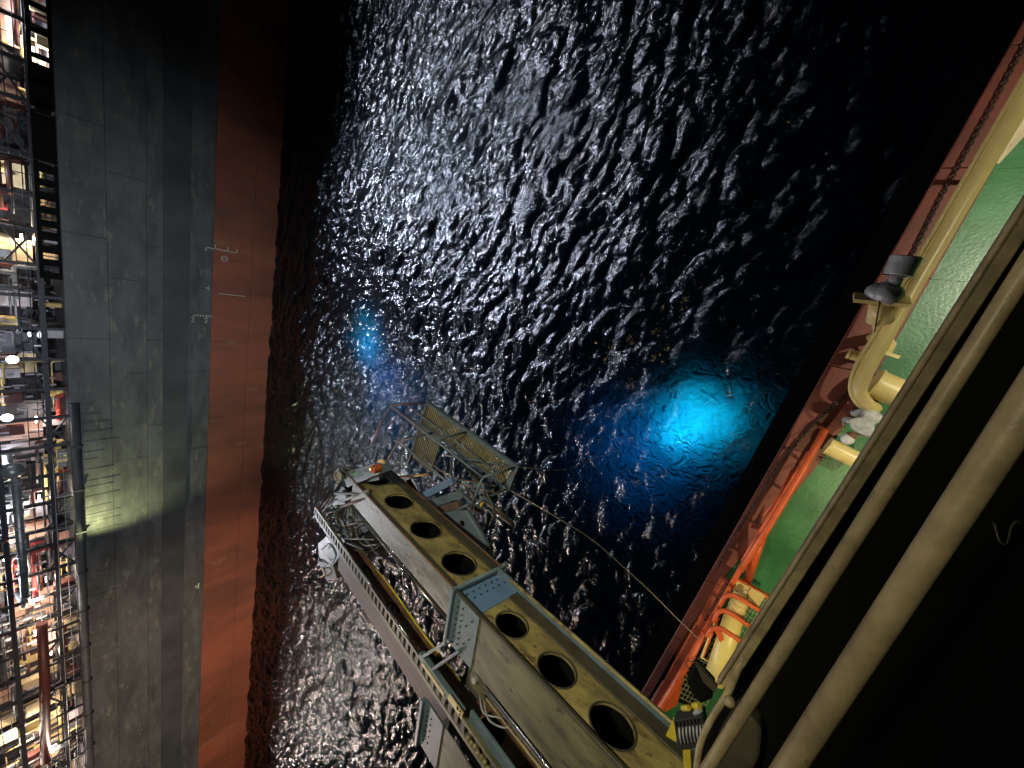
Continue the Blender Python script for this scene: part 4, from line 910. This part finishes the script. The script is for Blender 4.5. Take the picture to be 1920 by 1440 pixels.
while k < F1:
    MB().bar(c_(k,vf1+.05,zf), c_(k,1.05,zf), 0.022, 0.035).build('grating_bar', M['grating'], cg); k += 0.062
MB().cyl(c_(F0-.06,vf0+.12,zf+.06), c_(F0-.06,vf0+.16,zf+.06), 0.02, n=6).build('red_tag', M['redsteel'], cg)
MB().box(c_(U0-.08, vt1+.06, 13.75), HU*.03, HV*.05, Vector((0,0,.04))).build('yellow_tag', M['yellow'], cg)
# fender carriage under the boom: curved plate, beams, wheel, hoses
fc = thing('fender_carriage', P(880, 1000, 13.6), 'blue grey curved plate with beams and a wheel hung under the gangway', 'carriage')
MB().prism([P(x, y, 14.3) for x, y in ((820, 965), (852, 958), (872, 958), (884, 975), (900, 1000), (912, 1022), (918, 1045), (916, 1070), (905, 1085), (860, 1090), (800, 1010))], (0,0,-.12)).build('curved_plate', M['bluegrey'], fc, bevel=0.03)
p = P(867, 981, 14.31); MB().cyl(p, p+Vector((0,0,.012)), 0.055, n=18).build('eye', M['black'], fc)
for a, c, w_, m in (((785, 935), (850, 900), .16, 'blue'), ((795, 948), (868, 925), .17, 'bluegrey'), ((800, 962), (862, 945), .15, 'brown'), ((770, 925), (850, 990), .16, 'blue'), ((822, 968), (862, 952), .025, 'rust'), ((742, 895), (800, 890), .03, 'cream'), ((765, 900), (792, 945), .05, 'dark'), ((850, 960), (880, 945), .06, 'bluegrey')):
    MB().bar(P(*a, 14.0), P(*c, 14.0), w_, .12).build('beam', M[m], fc, bevel=0.01)
p = P(937, 962, 13.3); wn = (ray(937, 962)*-1).normalized(); wa, wb = basis((HV*0.75+Vector((0,0,.65))).normalized())
MB().tube([p+wa*0.36*math.cos(a)+wb*0.36*math.sin(a) for a in np.linspace(0, 6.2832, 28)], .05, 10).build('wheel_rim', M['flange'], fc)
MB().cyl(p-wa*.33, p+wa*.33, .025, n=8).build('wheel_spoke', M['dark'], fc); MB().cyl(p-wb*.33, p+wb*.33, .025, n=8).build('wheel_spoke', M['dark'], fc)
for pts in ([(880, 930), (905, 945), (912, 975), (905, 1000)], [(890, 905), (915, 930), (925, 960), (918, 985)], [(865, 905), (885, 930), (890, 960), (895, 990)], [(845, 900), (880, 912), (930, 925), (935, 945)], [(800, 865), (850, 895), (900, 905), (930, 912)]):
    MB().tube(smooth([P(x, y, 13.7) for x, y in pts], 5), .014, 7).build('hose', M['olive2'], fc)
rnd = random.Random(9)
for k in range(24):
    p = P(rnd.uniform(835, 930), rnd.uniform(890, 1000), rnd.uniform(13.2, 13.8)); d_ = Vector((rnd.uniform(-1,1), rnd.uniform(-1,1), rnd.uniform(-.6,.6))).normalized()*rnd.uniform(.05, .22)
    MB().cyl(p-d_, p+d_, rnd.uniform(.012, .05), n=8).build('fitting', M[rnd.choice(['bluegrey', 'dark', 'olive2', 'dark', 'flange'])], fc)

# tag lines from the cage to the vessel
t = thing('tag_line', P(1140, 1040, 10), 'slack grey line from the gangway cage to the orange beam', 'rope')
A_, B_ = c_(F0, vf1, zf), P(1314, 1202, 8.85)
mids = [P(1040, 968, 12.35), P(1105, 1008, 11.3), P(1150, 1046, 10.6), P(1215, 1105, 9.8), P(1270, 1160, 9.2)]
MB().tube(smooth([A_]+mids+[B_], 6), 0.011, 6).build('line', M['rope'], t)
t = thing('guy_line', P(1060, 880, 6), 'thin dark line running down from the cage into the sea', 'rope')
MB().tube(smooth([c_(F0, vf0, zf), P(1060, 880, 9.0), P(1120, 858, 4.0), P(1165, 840, -0.3)], 6), 0.012, 6).build('line', M['rope'], t)
